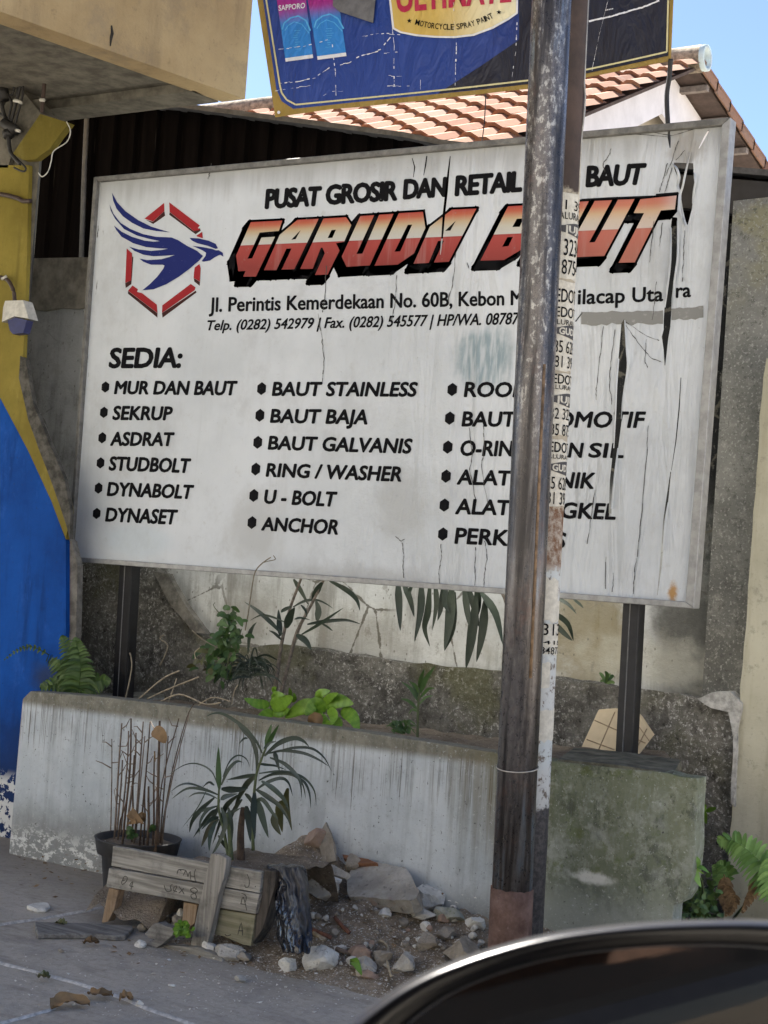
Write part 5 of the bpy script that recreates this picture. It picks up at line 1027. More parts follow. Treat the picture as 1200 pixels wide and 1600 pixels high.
m = MB(); plant_blades(m, cv, [([(830, 560), (815, 640), (830, 740), (860, 870)], 60), ([(730, 740), (740, 820), (780, 900)], 60), ([(810, 650), (770, 720), (790, 880)], 70)], YD+.16, K, .04); m.build('withered_leaves', LF['olive'], r1, True, fix=False)
r2 = plant('dracaena', (345, 1345), YD-.06, .2, 'lower dark strap leaf dracaena beside the stake of the crate')
M_ = [([(350, 540), (400, 430), (460, 370), (505, 375)], 36), ([(360, 480), (410, 370), (470, 325), (530, 350), (555, 410)], 18), ([(330, 560), (280, 440), (180, 385), (80, 395), (-40, 470)], 16), ([(330, 610), (220, 570), (100, 565), (-10, 640)], 30), ([(260, 575), (130, 530), (50, 540), (-20, 590)], 22), ([(320, 635), (240, 600), (160, 600), (110, 630)], 22), ([(300, 630), (200, 720), (140, 800), (120, 880)], 46), ([(320, 690), (250, 720), (200, 800), (195, 900)], 32), ([(330, 770), (270, 790), (205, 860)], 32), ([(330, 780), (260, 860), (205, 985)], 46), ([(310, 800), (270, 900), (262, 1020)], 36), ([(350, 565), (450, 570), (545, 560)], 50), ([(470, 610), (390, 680), (350, 780), (285, 970)], 52), ([(345, 830), (400, 750), (490, 705)], 40), ([(500, 640), (440, 720), (420, 800)], 30), ([(250, 560), (180, 700), (60, 855)], 10), ([(330, 900), (365, 960), (395, 1010)], 30), ([(400, 700), (420, 850), (415, 1000)], 40), ([(290, 700), (170, 740), (120, 850)], 28), ([(340, 640), (300, 760), (210, 830), (180, 890)], 34), ([(300, 540), (260, 520), (215, 555)], 20), ([(345, 640), (390, 620), (470, 600)], 40), ([(330, 710), (260, 760), (145, 920)], 30), ([(350, 700), (380, 820), (330, 960), (270, 1060)], 44)]
m = MB(); plant_blades(m, cv, M_, YD-.06, K, .12); m.build('leaves', LF['dark'], r2, True, fix=False)
m = MB(); plant_blades(m, cv, [([(335, 570), (328, 420), (330, 262)], 42)], YD-.06, K, .02); m.build('young_leaf', LF['mid'], r2, True, fix=False)
stems(cv, [([(405, 1080), (360, 830), (330, 700), (335, 540)], 26), ([(420, 1080), (410, 900), (390, 740)], 40)], YD-.06, K, STEMG, r2)
# --- tall bare-stemmed dracaena behind the sign
cv = pz(280, 900, 4.0); K = 4.; YU = 4.36; ZS = .545
r3 = plant('dracaena', (438, 1078), YU, ZS, 'tall thin dracaena with two bare stems rising behind the lower edge of the sign')
stems(cv, [([(600, 720), (630, 480), (660, 330), (700, 180), (760, 20), (780, -60)], 26), ([(635, 740), (700, 480), (740, 340), (820, 190), (900, 30), (930, -60)], 26)], 4.45, K, BARK, r3)
U_ = [([(645, 365), (560, 280), (480, 210), (408, 162)], 40), ([(668, 292), (580, 255), (510, 245), (440, 280)], 18), ([(632, 375), (625, 290), (620, 208)], 36), ([(670, 325), (690, 250), (722, 195)], 56), ([(710, 195), (790, 155), (880, 155), (965, 205)], 22), ([(800, 302), (900, 285), (1040, 275), (1138, 302)], 30), ([(765, 365), (860, 310), (950, 250), (1028, 198)], 26), ([(862, 280), (872, 210), (850, 145)], 46), ([(940, 30), (1050, 90), (1110, 150), (1130, 218)], 42), ([(715, 20), (760, 90), (810, 185)], 30), ([(892, 40), (850, 110), (828, 165)], 40), ([(735, 365), (790, 410), (825, 465)], 46), ([(720, 270), (760, 262), (820, 275)], 16), ([(760, 180), (790, 215), (800, 260)], 18), ([(880, 290), (930, 320), (960, 345)], 14), ([(640, 400), (600, 360), (560, 340)], 20), ([(700, 190), (650, 215), (640, 230)], 24)]
m = MB(); plant_blades(m, cv, U_, 4.44, K, .06); m.build('leaves', LF['dark'], r3, True, fix=False)
# --- grass clump
r4 = plant('grass_clump', (389, 1062), 4.42, ZS, 'dark tuft of long narrow leaves between the green shrub and the tall dracaena')
m = MB()
for i in range(80):
    a = lr.uniform(-1.5, 1.5); Ln = lr.uniform(110, 190); bx, by = 435+lr.uniform(-25, 25), lr.uniform(520, 640); up = lr.uniform(.1, 1.)
    pts = [(bx, by), (bx+math.sin(a)*Ln*.5, by-Ln*.5*up*math.cos(a)), (bx+math.sin(a)*Ln*.9, by-Ln*.45*up*math.cos(a)+20), (bx+math.sin(a)*Ln*1.15, by+lr.uniform(10, 110))]
    plant_blades(m, cv, [(pts, lr.uniform(9, 18))], 4.42+lr.uniform(-.06, .06), K, .12)
plant_blades(m, cv, [([(430, 480), (440, 380), (460, 320), (485, 288)], 30), ([(435, 420), (440, 350), (470, 300)], 20)], 4.42, K); m.build('leaves', LF['dark'], r4, True, fix=False)
# --- leafy shrub
def leaf_at(mb, p, dirv, ln, w, **kw):
    d = dirv.normalized(); blade(mb, [p, p+d*ln*.5+Vector((0, 0, ln*.08)), p+d*ln-Vector((0, 0, ln*.12))], w, prof=LEAFP, n=3, **kw)
r5 = plant('leafy_shrub', (352, 1062), 4.36, ZS, 'bushy small leaved green shrub left of the tall dracaena')
stems(cv, [([(300, 640), (310, 480), (325, 330), (335, 205)], 14), ([(310, 640), (260, 520), (215, 400)], 10), ([(300, 650), (280, 560), (190, 560)], 9), ([(315, 620), (350, 480), (390, 330)], 10), ([(300, 260), (250, 230), (215, 185), (225, 165)], 7)], 4.36, K, STEMG, r5)
m = MB(); mo = MB()
for i in range(135):
    u = lr.random(); sx, sy = lr.choice([(330, 210), (330, 260), (300, 330), (330, 380), (270, 360), (250, 430), (310, 450), (280, 500), (230, 560), (300, 560), (190, 590), (260, 600), (370, 330), (210, 480), (170, 540)])
    x, y = sx+lr.gauss(0, 34), sy+lr.gauss(0, 26); p = atY(*cv(x, y), 4.36+lr.uniform(-.10, .07)); d = Vector((lr.uniform(-1, 1), lr.uniform(-1, .35), lr.uniform(-.8, .35)))
    leaf_at(mo if (x < 200 and lr.random() < .5) else m, p, d, lr.uniform(48, 80)/K*pxm(p), lr.uniform(26, 40)/K*pxm(p), twist=lr.uniform(-1, 1))
m.build('leaves', LF['mid'], r5, True, fix=False); mo.build('yellowing_leaves', LF['olive'], r5, True, fix=False)
# --- two bright broad-leaved plants
WIDE = lambda t_: max(.02, math.sin(math.pi*min(1, (t_*.97+.03)**.78))**.8)
def broad(root, lst, Y):
    m = MB()
    for pts, w in lst:
        d = lr.uniform(-.10, -.01); P_ = [atY(*cv(x, y), Y+d*i/(len(pts)-1)) for i, (x, y) in enumerate(pts)]
        c = smooth_path(P_, 6); rows = []; tw = lr.uniform(-.35, .35); L_ = len(c); tone = lr.uniform(.25, 1)
        for i, p in enumerate(c):
            t_ = i/(L_-1); tg = (c[min(i+1, L_-1)]-c[max(i-1, 0)]).normalized(); s = tg.cross((EYEP-p).normalized()).normalized(); nn = s.cross(tg); s = s*math.cos(tw)+nn*math.sin(tw); nn = s.cross(tg)
            k = WIDE(t_)*w*.86/K/2*pxm(p); ru = .06*k*math.sin(i*2.1)
            rows.append([p-s*k+nn*(k*.12+ru), p-s*k*.5+nn*(k*.22), p, p+s*k*.5+nn*(k*.22), p+s*k+nn*(k*.12-ru)])
        n0 = len(m.t); m.grid(rows, tone)
        for q in range(n0, len(m.t)): m.t[q] = max(0, min(1, tone+(.16 if ((q-n0)//4) % 2 else -.16)+(.14 if (q-n0) % 4 in (1, 2) else 0)))
    return m.build('leaves', LF['bright'], root, True, fix=False)
YBR = 4.20
r6 = plant('broadleaf_plant', (425, 1115), YBR, .55, 'bright green broad leaved seedling drooping over the planter rim, left of its twin')
broad(r6, [([(565, 800), (490, 800), (405, 765)], 74), ([(575, 835), (520, 900), (450, 992)], 96), ([(575, 815), (640, 790), (712, 755)], 118), ([(585, 770), (610, 740), (660, 745)], 50), ([(690, 760), (695, 730), (688, 698)], 30), ([(600, 730), (590, 705), (610, 695)], 34), ([(710, 790), (720, 760), (715, 728)], 34), ([(580, 850), (640, 850), (690, 830)], 80)], YBR)
stems(cv, [([(570, 905), (572, 820), (590, 730)], 14)], YBR, K, STEMG, r6)
r7 = plant('broadleaf_plant', (508, 1130), YBR, .55, 'bright green broad leaved seedling with the largest pale leaves, right of its twin')
broad(r7, [([(905, 850), (790, 815), (660, 888)], 118), ([(900, 860), (850, 800), (788, 872)], 112), ([(895, 800), (990, 780), (1090, 800)], 116), ([(905, 800), (940, 760), (995, 732)], 60), ([(900, 800), (880, 740), (945, 718)], 76), ([(930, 830), (965, 870), (955, 928)], 74), ([(890, 860), (905, 910), (960, 955)], 80), ([(1015, 835), (1080, 880), (1122, 972)], 100), ([(960, 880), (990, 920), (1010, 955)], 80)], YBR)
stems(cv, [([(910, 960), (905, 880), (900, 800)], 16)], YBR, K, STEMG, r7)
m = MB(); blade(m, [atY(487, 1135, YBR-.03), atY(493, 1125, YBR-.06), atY(502, 1132, YBR-.05)], .05, prof=LEAFP); tag(m.build('dry_leaf', LF['dry'], None, True, tuple(atY(493, 1130, YBR)), fix=False), 'curled brown leaf in the soil under the right broad leaved seedling', 'leaf')
# --- strap leaves hanging below the sign
cv = pz(350, 850, 2.667); K = 2.667; YH = 4.48
r8 = plant('strap_leaf_plant', (806, 1090), 4.56, .56, 'dark strap leaves hanging out below the sign beside the steel pole')
H_ = [([(725, 150), (731, 260), (735, 362)], 32), ([(745, 160), (775, 230), (793, 305)], 26), ([(822, 160), (818, 280), (793, 408)], 34), ([(858, 165), (850, 280), (836, 350), (858, 428)], 36), ([(880, 160), (886, 250), (868, 358)], 24), ([(915, 160), (905, 260), (890, 320)], 24), ([(950, 170), (940, 320), (918, 442)], 42), ([(962, 200), (955, 350), (918, 447)], 22), ([(1000, 170), (1015, 280), (1022, 343)], 30), ([(1015, 170), (1045, 270), (1062, 345)], 28), ([(1055, 170), (1060, 250), (1055, 305)], 32), ([(1052, 220), (1030, 400), (1008, 520)], 42), ([(1088, 230), (1075, 370), (1052, 492)], 40), ([(1070, 200), (1130, 290), (1162, 420)], 34), ([(930, 170), (920, 240), (940, 290)], 26), ([(790, 160), (770, 210), (790, 250)], 16)]
m = MB(); plant_blades(m, cv, H_, YH, K, .05); cz = pz(750, 850, 2.667); plant_blades(m, cz, [([(300, 215), (365, 250), (402, 292)], 16), ([(300, 280), (365, 330), (390, 405)], 24), ([(300, 320), (350, 370), (386, 404)], 24), ([(385, 225), (415, 250), (432, 268)], 12)], YH, K, .05); m.build('leaves', LF['dark'], r8, True, fix=False)
stems(cv, [([(1215, 660), (1205, 400), (1180, 150), (1100, 60), (900, 40)], 30), ([(1200, 500), (1190, 300), (1120, 140), (1000, 110)], 20)], 4.56, K, BARK, r8)
# --- spiky seedling
r9 = plant('spiky_seedling', (652, 1158), 4.30, .56, 'small spiky green seedling growing against the plinth left of the steel pole')
m = MB(); plant_blades(m, cv, [([(818, 620), (840, 565), (880, 508)], 22), ([(815, 600), (820, 560), (835, 520)], 20), ([(808, 655), (780, 605), (738, 573)], 16), ([(812, 640), (790, 590), (768, 568)], 14), ([(818, 640), (850, 605), (880, 600)], 14), ([(805, 690), (770, 655), (735, 645)], 16), ([(812, 670), (840, 640), (872, 632)], 12), ([(810, 620), (800, 590), (780, 575)], 14), ([(808, 700), (785, 690), (770, 710)], 10)]+[([(760+lr.uniform(-15, 15), 790), (745+lr.uniform(-60, 60), 745+lr.uniform(-10, 30)), (740+lr.uniform(-80, 80), 780+lr.uniform(-30, 20))], 12) for _ in range(11)], 4.30, K, .05); m.build('leaves', LF['mid'], r9, True, fix=False)
stems(cv, [([(806, 830), (808, 700), (815, 620), (835, 550)], 12)], 4.30, K, STEMG, r9)
# --- ferns
def frond(mb, pts, pin, w, n=16, droop=.3):
    c = smooth_path(pts, 8); mb.tube(c, [.0022*(1-.7*i/(len(c)-1)) for i in range(len(c))], 5, .3)
    for i in range(n):
        f = (i+1.5)/(n+1); k = f*(len(c)-1); j = min(int(k), len(c)-2); p = c[j].lerp(c[j+1], k-j); tg = (c[j+1]-c[j]).normalized(); s = tg.cross((EYEP-p).normalized()).normalized()
        ln = pin*(1-f)**.6*min(1, .5+f*3)
        for sg in (-1, 1):
            d = (s*sg+tg*.45+Vector((0, 0, -droop))+Vector((lr.uniform(-.2, .2),)*3)).normalized(); blade(mb, [p, p+d*ln*.5+Vector((0, 0, ln*.08)), p+d*ln+Vector((0, 0, -ln*.15))], w*(1-.4*f), n=2, base=.8)
cv = pz(0, 850, 3.0)
def fr(lst, conv, Y, mb, pin, w, n, sp=.12):
    for pts in lst:
        d = lr.uniform(-sp, sp*.3); frond(mb, [atY(*conv(x, y), Y+d*i/(len(pts)-1)) for i, (x, y) in enumerate(pts)], pin, w, n)
r10 = plant('fern', (122, 1080), 4.26, .56, 'dark green fern at the left end of the planter beside the blue wall')
m = MB(); fr([[(370, 700), (345, 560), (290, 430)], [(368, 695), (378, 560), (352, 440)], [(362, 690), (300, 560), (240, 500), (150, 482)], [(362, 695), (290, 655), (190, 672)], [(375, 697), (430, 650), (515, 638)], [(365, 690), (330, 590), (260, 560)], [(372, 690), (365, 600), (330, 480)]], cv, 4.24, m, .075, .017, 18)
frond(m, [atY(*cv(230, 520), 4.22), atY(*cv(150, 482), 4.16), atY(*cv(80, 500), 4.1), atY(*cv(18, 545), 4.06)], .018, .010, 12); m.build('fronds', LF['dfern'], r10, True, fix=False)
cv = pz(1060, 1240, 7.62)
r11 = plant('fern', (1160, 1450), 4.40, 0.0, 'bright green fern with broad fronds in front of the cream pillar')
m = MB(); fr([[(1300, 1150), (1080, 920), (860, 700), (650, 560), (470, 560)], [(1300, 1200), (1150, 960), (1050, 800)]], cv, 4.42, m, .085, .019, 20, .05); fr([[(560, 1100), (500, 950), (420, 860)], [(600, 1000), (560, 880), (470, 830)]], cv, 4.5, m, .04, .018, 8, .03); m.build('fronds', LF['fern'], r11, True, fix=False)
m = MB(); fr([[(900, 990), (900, 1150), (830, 1280), (760, 1420)], [(540, 960), (600, 1150), (620, 1300), (560, 1460)], [(560, 1000), (530, 1200), (560, 1400)], [(640, 1200), (660, 1300), (600, 1450)]], cv, 4.44, m, .026, .016, 12, .03); m.build('withered_fronds', LF['dry'], r11, True, fix=False)
m = MB(); m.tube([atY(*cv(650, 1500), 4.45), atY(*cv(850, 1250), 4.44), atY(*cv(1100, 960), 4.42), atY(*cv(1300, 1150), 4.42)], .004, 5); m.build('stalk', STEMG, r11, True)
r12 = plant('fern', (1088, 1400), 4.30, .0, 'small star shaped bright fern tip at the broken right corner of the planter')
m = MB(); plant_blades(m, cv, [([(215, 880), (180, 800), (155, 730)], 50), ([(215, 880), (235, 800), (180, 725)], 60), ([(210, 890), (150, 860), (100, 880)], 44), ([(220, 870), (290, 890), (365, 945)], 60), ([(215, 890), (250, 920), (310, 960)], 36), ([(200, 900), (220, 1010), (272, 1120)], 80), ([(205, 890), (160, 960), (120, 980)], 40), ([(205, 880), (150, 840), (120, 830)], 34)], 4.08, 7.62, .02); m.build('leaves', LF['fern'], r12, True, fix=False)
m = MB(); m.tube(smooth_path([atY(*cv(215, 885), 4.08), atY(*cv(290, 1100), 4.2), atY(*cv(300, 1450), 4.35)], 4), .003, 5); m.build('stalk', STEMG, r12, True)
r13 = plant('wall_sprout', (1102, 1290), 4.55, .2, 'small yellow green sprout between the planter end and the plinth')
m = MB(); plant_blades(m, cv, [([(330, 200), (280, 130), (235, 75)], 55), ([(330, 200), (300, 240), (275, 245)], 45), ([(330, 210), (390, 190), (455, 175)], 60), ([(335, 230), (325, 300), (330, 360)], 46), ([(300, 240), (270, 310), (250, 400)], 50), ([(300, 190), (240, 160), (215, 160)], 44), ([(340, 160), (310, 120), (320, 100)], 30)], 4.55, 7.62, .04, prof=LEAFP); m.build('leaves', LF['bright'], r13, True, fix=False); stems(cv, [([(260, 560), (290, 400), (330, 200)], 18)], 4.58, 7.62, STEMG, r13)
m = MB()
for i in range(260):
    x, y = lr.gauss(270, 130), lr.gauss(1330, 150)
    if y < 950 or x > 560: continue
    p = atY(*cv(x, y), 4.45+lr.uniform(-.25, .22)); leaf_at(m, p, Vector((lr.uniform(-1, 1), lr.uniform(-1, .2), lr.uniform(-.5, .7))), lr.uniform(.012, .026), lr.uniform(.010, .02), twist=lr.uniform(-1, 1))
cvr = m.build('ground_cover', LF['dfern'], None, True, fix=False); cvr['kind'] = 'stuff'; cvr['label'] = 'small leaved ground cover in the gap right of the planter'; cvr['category'] = 'ground cover'
r14 = plant('wall_weed', (948, 1068), 4.70, .78, 'tiny green weed rooted on the ledge left of the right sign post'); m = MB()
cv = pz(750, 850, 2.667); plant_blades(m, cv, [([(525, 580), (510, 550), (498, 535)], 16), ([(525, 580), (530, 545), (520, 530)], 16), ([(528, 580), (545, 555), (558, 548)], 18), ([(525, 582), (515, 570), (500, 572)], 14), ([(528, 582), (548, 575), (562, 580)], 14), ([(525, 570), (535, 550), (545, 540)], 14)], 4.70, 2.667, .03, prof=LEAFP); m.build('leaves', LF['dfern'], r14, True, fix=False)
# --- thin vines
cv = pz(280, 900, 4.0); DV = simple('dry_vine', (.20, .17, .12), .9, 0, .3, 50, .2)
def vine(px, Y, r, mat, label, name='vine', leaves=0):
    pts = smooth_path([atY(x, y, Y) for x, y in px], 5); m = MB(); m.tube(pts, r, 5)
    return tag(m.build(name, mat, None, True, tuple(pts[0])), label, 'vine')
vine([(383, 985), (389, 950), (394, 915), (399, 893), (410, 880), (423, 871)], 4.34, .0022, DV, 'thin dry vine climbing in front of the lower edge of the sign')
vine([(412, 879), (418, 877), (430, 874), (427, 868)], 4.34, .0016, DV, 'tip of the dry vine curled on the sign face')
for i, px in enumerate(([(192, 1107), (200, 1075), (206, 1040), (203, 1020)], [(198, 1108), (225, 1085), (255, 1060), (280, 1048)], [(230, 1092), (260, 1078), (300, 1062), (310, 1058)], [(250, 1040), (262, 1010), (250, 998), (256, 992)], [(205, 1098), (240, 1100), (280, 1085), (320, 1100), (345, 1098)], [(262, 1100), (270, 1078), (276, 1060)], [(345, 1118), (370, 1112), (395, 1116), (400, 1122)], [(362, 1100), (366, 1080), (372, 1070)], [(300, 1110), (330, 1090), (360, 1096)], [(340, 1012), (318, 1000), (300, 985)], [(306, 1030), (304, 1020), (312, 1012)])):
    o = vine(px, 4.15+.05*(i % 4), .0030 if i < 5 else .002, STRAW if i % 3 else DV, 'dry straw coloured stem sprawling over the planter rim below the left post'); o['group'] = 'dry stems over the planter rim'

# ================================================================== POT WITH DEAD STEMS
PC = atY(216, 1309, 3.87); PR = 67*pxm(PC); ph = PC.z
pot = thing('plant_pot', (PC.x, PC.y, 0), 'dark plastic plant pot of dead stems standing behind the wooden crate', 'pot')
POTM = simple('dusty_black_plastic', (.035, .034, .034), .7, 0, .4, 14, .2)
m = MB(); sg_ = 36; prof = [(.70, 0), (.82, ph*.72), (.93, ph*.74), (1.0, ph*.98), (1.02, ph), (.95, ph), (.92, ph*.93), (.80, ph*.86)]
m.grid([[(PC.x+math.cos(q*2*math.pi/sg_)*PR*r, PC.y+math.sin(q*2*math.pi/sg_)*PR*r, max(z, .002)) for q in range(sg_)] for r, z in prof], .5, True); m.build('shell', POTM, pot, True)
m = MB(); rows = [[(PC.x+math.cos(q*2*math.pi/sg_)*PR*r, PC.y+math.sin(q*2*math.pi/sg_)*PR*r, ph*.9+.008*noise.noise(Vector((r*6, q*.7, 0)))) for q in range(sg_)] for r in (.01, .3, .6, .86)]; m.grid(rows, .5, True); m.build('potting_soil', SOIL, pot, True)
cv = pz(0, 1040, 4.0); ds = thing('dead_stems', (PC.x, PC.y, ph*.9), 'bundle of dead upright brown stems standing in the dark pot', 'dead plant')
ST = [([(695, 1035), (697, 700), (698, 458)], 9), ([(716, 1030), (745, 640), (760, 360)], 14), ([(733, 1035), (755, 760), (765, 590)], 14), ([(758, 1015), (790, 640), (802, 408)], 13), ([(775, 1000), (815, 640), (822, 330)], 16), ([(800, 960), (840, 640), (852, 420)], 16), ([(850, 950), (880, 560), (892, 350)], 13), ([(858, 920), (890, 640), (906, 440)], 10), ([(885, 930), (915, 600), (940, 350)], 12), ([(930, 1010), (930, 860), (928, 755)], 18), ([(962, 1010), (964, 760), (966, 560)], 14), ([(985, 1010), (995, 640), (1002, 345)], 22), ([(1000, 1045), (1030, 730), (1050, 440)], 11), ([(1010, 1015), (1080, 640), (1165, 330), (1210, 240)], 9), ([(1020, 960), (1090, 640), (1180, 310)], 10), ([(1000, 1000), (1010, 740), (1120, 330)], 10), ([(830, 980), (830, 760), (838, 560)], 14), ([(905, 980), (905, 800), (912, 660)], 12), ([(745, 990), (790, 860), (800, 700)], 10)]
for pts, w in ST:
    Yv = 3.87+lr.uniform(-.08, .08); q = smooth_path([atY(*cv(x+lr.uniform(-4, 4), y), Yv) for x, y in pts], 4); q[0].z = min(q[0].z, ph*.88); r0 = w/4/2*pxm(q[0])
    m = MB(); m.tube(q, [r0*(1-.35*i/(len(q)-1)) for i in range(len(q))], 6); m.build('stem', BARKD if lr.random() < .6 else DRYW, ds, True)
m = MB()
for i in range(34):
    pts, w = lr.choice(ST); k = lr.uniform(.25, .95); a, b = pts[0], pts[-1]; x, y = a[0]+(b[0]-a[0])*k, a[1]+(b[1]-a[1])*k; sx = lr.choice([-1, 1])*lr.uniform(25, 75); Yv = 3.87+lr.uniform(-.08, .08)
    m = MB(); m.tube([atY(*cv(x, y), Yv), atY(*cv(x+sx*.6, y-lr.uniform(0, 40)), Yv), atY(*cv(x+sx, y-lr.uniform(20, 100)), Yv)], [.0022, .0018, .001], 5); m.build('side_twig', DRYW, ds, True)
m = MB(); m.tube([atY(*cv(692, 640), 3.87), atY(*cv(640, 610), 3.86), atY(*cv(598, 594), 3.85)], [.0025, .002, .001], 5); m.build('side_twig', DRYW, ds, True)
m = MB(); blade(m, [atY(*cv(960, 400), 3.80), atY(*cv(1000, 430), 3.77), atY(*cv(1035, 485), 3.78)], .085*.5, prof=WIDE, tone=.8); blade(m, [atY(*cv(965, 535), 3.82), atY(*cv(970, 600), 3.81)], .022, prof=LEAFP, tone=.9)
for i in range(9): blade(m, [atY(*cv(850+lr.uniform(-30, 40), 980), 3.85), atY(*cv(850+lr.uniform(-50, 50), 940+lr.uniform(-40, 20)), 3.83), atY(*cv(850+lr.uniform(-60, 60), 990), 3.8)], .02, prof=LEAFP)
m.build('withered_leaves', LF['dry'], ds, True, fix=False)
sp = thing('seedling', tuple(atY(*cv(840, 1080), 3.80)), 'tiny green seedlings sprouting in the soil of the dark pot', 'plant'); m = MB()
for cx_, cy_ in ((840, 1065), (955, 1030), (830, 1040)):
    for i in range(5): p = atY(*cv(cx_, cy_), 3.81); leaf_at(m, p, Vector((lr.uniform(-1, 1), lr.uniform(-1, 0), lr.uniform(-.2, .8))), .026, .018, twist=lr.uniform(-.5, .5))
m.build('leaves', LF['mid'], sp, True, fix=False)

# ================================================================== WOODEN CRATE, BAG, BOARDS, DRY LEAVES
def m_wood(name, a, b, ax):
    t = NT(name); sc = {'x': (.05, 1, 1), 'z': (1, 1, .05)}[ax]; n = t.noise(95, 5, .6, sc); f = t.noise(9, 6, .7); g = t.noise(50, 5, .7)
    c = t.mix(t.ramp(n, .35, .65), a, b); c = t.mix(t.ramp(f, .48, .7, 0, .7), c, tuple(x*.45 for x in a)); c = t.mix(t.ramp(g, .64, .74, 0, .6), c, (.07, .06, .05)); return t.out(c, .9, 0, t.add(n, g), .4, .003, .2)
WX = m_wood('weathered_board', (.20, .187, .16), (.38, .358, .312), 'x'); WZ = m_wood('weathered_stake', (.20, .183, .155), (.345, .32, .275), 'z'); WD = m_wood('dark_rotten_wood', (.045, .04, .034), (.11, .095, .08), 'z'); WO = m_wood('greenish_board', (.17, .16, .10), (.26, .24, .165), 'x'); WT = m_wood('tan_wood', (.26, .18, .11), (.38, .28, .19), 'z'); WG = m_wood('grey_board', (.15, .14, .125), (.27, .255, .23), 'x')
YC = 3.50; cz = pz(140, 1280, 3.333)
cr_ = thing('wooden_crate', tuple(atY(300, 1480, YC)), 'broken crate of weathered boards holding soil in front of the planter', 'crate')
cr_.location.z = 0
def board(name, px, Y, th, mat, parent=cr_, conv=cz, loc=None, label=None, cat=None, bev=.002, wob=1.2):
    q = []; n_ = len(px)
    for i in range(n_):
        a, b = conv(*px[i]), conv(*px[(i+1) % n_])
        L_ = math.hypot(b[0]-a[0], b[1]-a[1]); k = max(1, int(L_/14))
        for j in range(k):
            w = wob*.4 if j else 0; q.append(atY(a[0]+(b[0]-a[0])*j/k+lr.uniform(-w, w), a[1]+(b[1]-a[1])*j/k+lr.uniform(-w, w), Y))
    m = MB(); m.prism(q, (0, th, 0)); c = sum(q, Vector())/len(q); o = m.build(name, mat, parent, loc=tuple(c) if parent is None else None)
    b = o.modifiers.new('bevel', 'BEVEL'); b.width = bev; b.segments = 2; b.limit_method = 'ANGLE'
    if label: tag(o, label, cat)
    return o
b1 = board('board', [(120, 140), (895, 275), (885, 386), (112, 244)], YC, .018, WX); b2 = board('board', [(100, 253), (884, 391), (862, 495), (85, 352)], YC-.002, .018, WX); b3 = board('board', [(665, 467), (860, 499), (852, 580), (838, 662), (800, 655), (700, 612), (650, 600)], YC+.004, .018, WO)
board('leg', [(100, 359), (152, 368), (128, 470), (95, 535), (62, 540)], YC+.018, .03, WT); board('leg', [(488, 432), (562, 445), (545, 545), (500, 580), (478, 560)], YC+.018, .03, WT)
board('end_board', [(905, 262), (972, 272), (965, 350), (900, 575), (845, 655), (840, 640), (865, 498)], YC+.012, .05, WD)
stk = board('stake', [(630, 180), (672, 182), (713, 206), (700, 300), (668, 400), (640, 540), (610, 660), (570, 668), (525, 655), (560, 480)], YC-.028, .024, WZ)
board('bottom_board', [(372, 655), (560, 668), (690, 722), (692, 746), (360, 682)], YC-.05, .03, WX)
PEN = simple('marker_ink', (.085, .078, .066), .9)
def scribble(strokes, Y, parent, r=.0012):
    m = MB()
    for s in strokes: m.tube(smooth_path([atY(*cz(x, y), Y) for x, y in s], 3), r, 4)
    m.build('marker_writing', PEN, parent)
scribble([[(455, 285), (465, 262), (500, 266)], [(470, 264), (478, 270)], [(488, 292), (502, 268), (512, 300)], [(512, 300), (520, 275)], [(525, 272), (528, 320), (550, 330), (545, 285), (552, 262)], [(528, 296), (548, 300)]], YC-.0005, b1); scribble([[(820, 285), (832, 320), (828, 350), (812, 355), (808, 340)], [(862, 350), (866, 352)]], YC-.0005, b1)
scribble([[(172, 318), (180, 298), (196, 303), (190, 325), (170, 340), (168, 322), (182, 318)], [(215, 365), (225, 325), (208, 345), (228, 352)], [(388, 345), (400, 375), (425, 372), (420, 350), (430, 340)], [(438, 382), (455, 350), (442, 352), (436, 370), (455, 378)], [(465, 350), (492, 388)], [(490, 362), (465, 385)], [(525, 365), (545, 358), (562, 372), (548, 385), (528, 395), (535, 415), (555, 412), (550, 388), (530, 378), (525, 365)]], YC-.0025, b2); scribble([[(790, 385), (815, 400), (812, 430)], [(788, 440), (800, 405), (818, 475)], [(785, 440), (815, 445)]], YC-.0025, b2); scribble([[(772, 600), (790, 540), (796, 605)], [(775, 580), (800, 582)], [(705, 600), (715, 608), (735, 602)]], YC+.0035, b3)
m = MB(); rows = []
for j in range(24):                             # earth packed inside the crate, high behind the boards
    r = []
    for i in range(50):
        x, y = -3.10+.66*i/49, YC+.02+.40*j/23; tx = i/49; top_ = (.035+.10*min(1, j/9)+.03*noise.noise(Vector((x*12, y*12, 0)))) if tx < .42 else .235*min(1, (tx-.42)/.12)+.05*max(0, 1-(tx-.42)/.12)
        r.append((x, y, max(.0, min(top_, .30-.10*(1-tx)))*(1-max(0, (j-17)/6)**1.5)+.012*noise.noise(Vector((x*20, y*20, 3)))))
    rows.append(r)
m.grid(rows); struct(m.build('crate_soil', SOIL, None, True))
board('splintered_wood', [(285, 598), (330, 545), (360, 540), (400, 560), (465, 575), (450, 590), (380, 650), (315, 690), (290, 655), (340, 625), (315, 620)], YC-.07, .03, WG, None, cz, label='splintered grey offcut of wood leaning at the foot of the crate', cat='wood')
pq = [atZ(x, y, .016) for x, y in ((54, 1440), (130, 1442), (207, 1446), (209, 1449), (197, 1461), (180, 1462), (150, 1459), (100, 1459), (58, 1459))]
m = MB(); m.prism(pq, (0, 0, -.0155)); o = m.build('plank', WG, None, loc=tuple(pq[4])); bvl = o.modifiers.new('bevel', 'BEVEL'); bvl.width = .003; tag(o, 'short grey plank lying flat on the pavement left of the crate', 'plank')
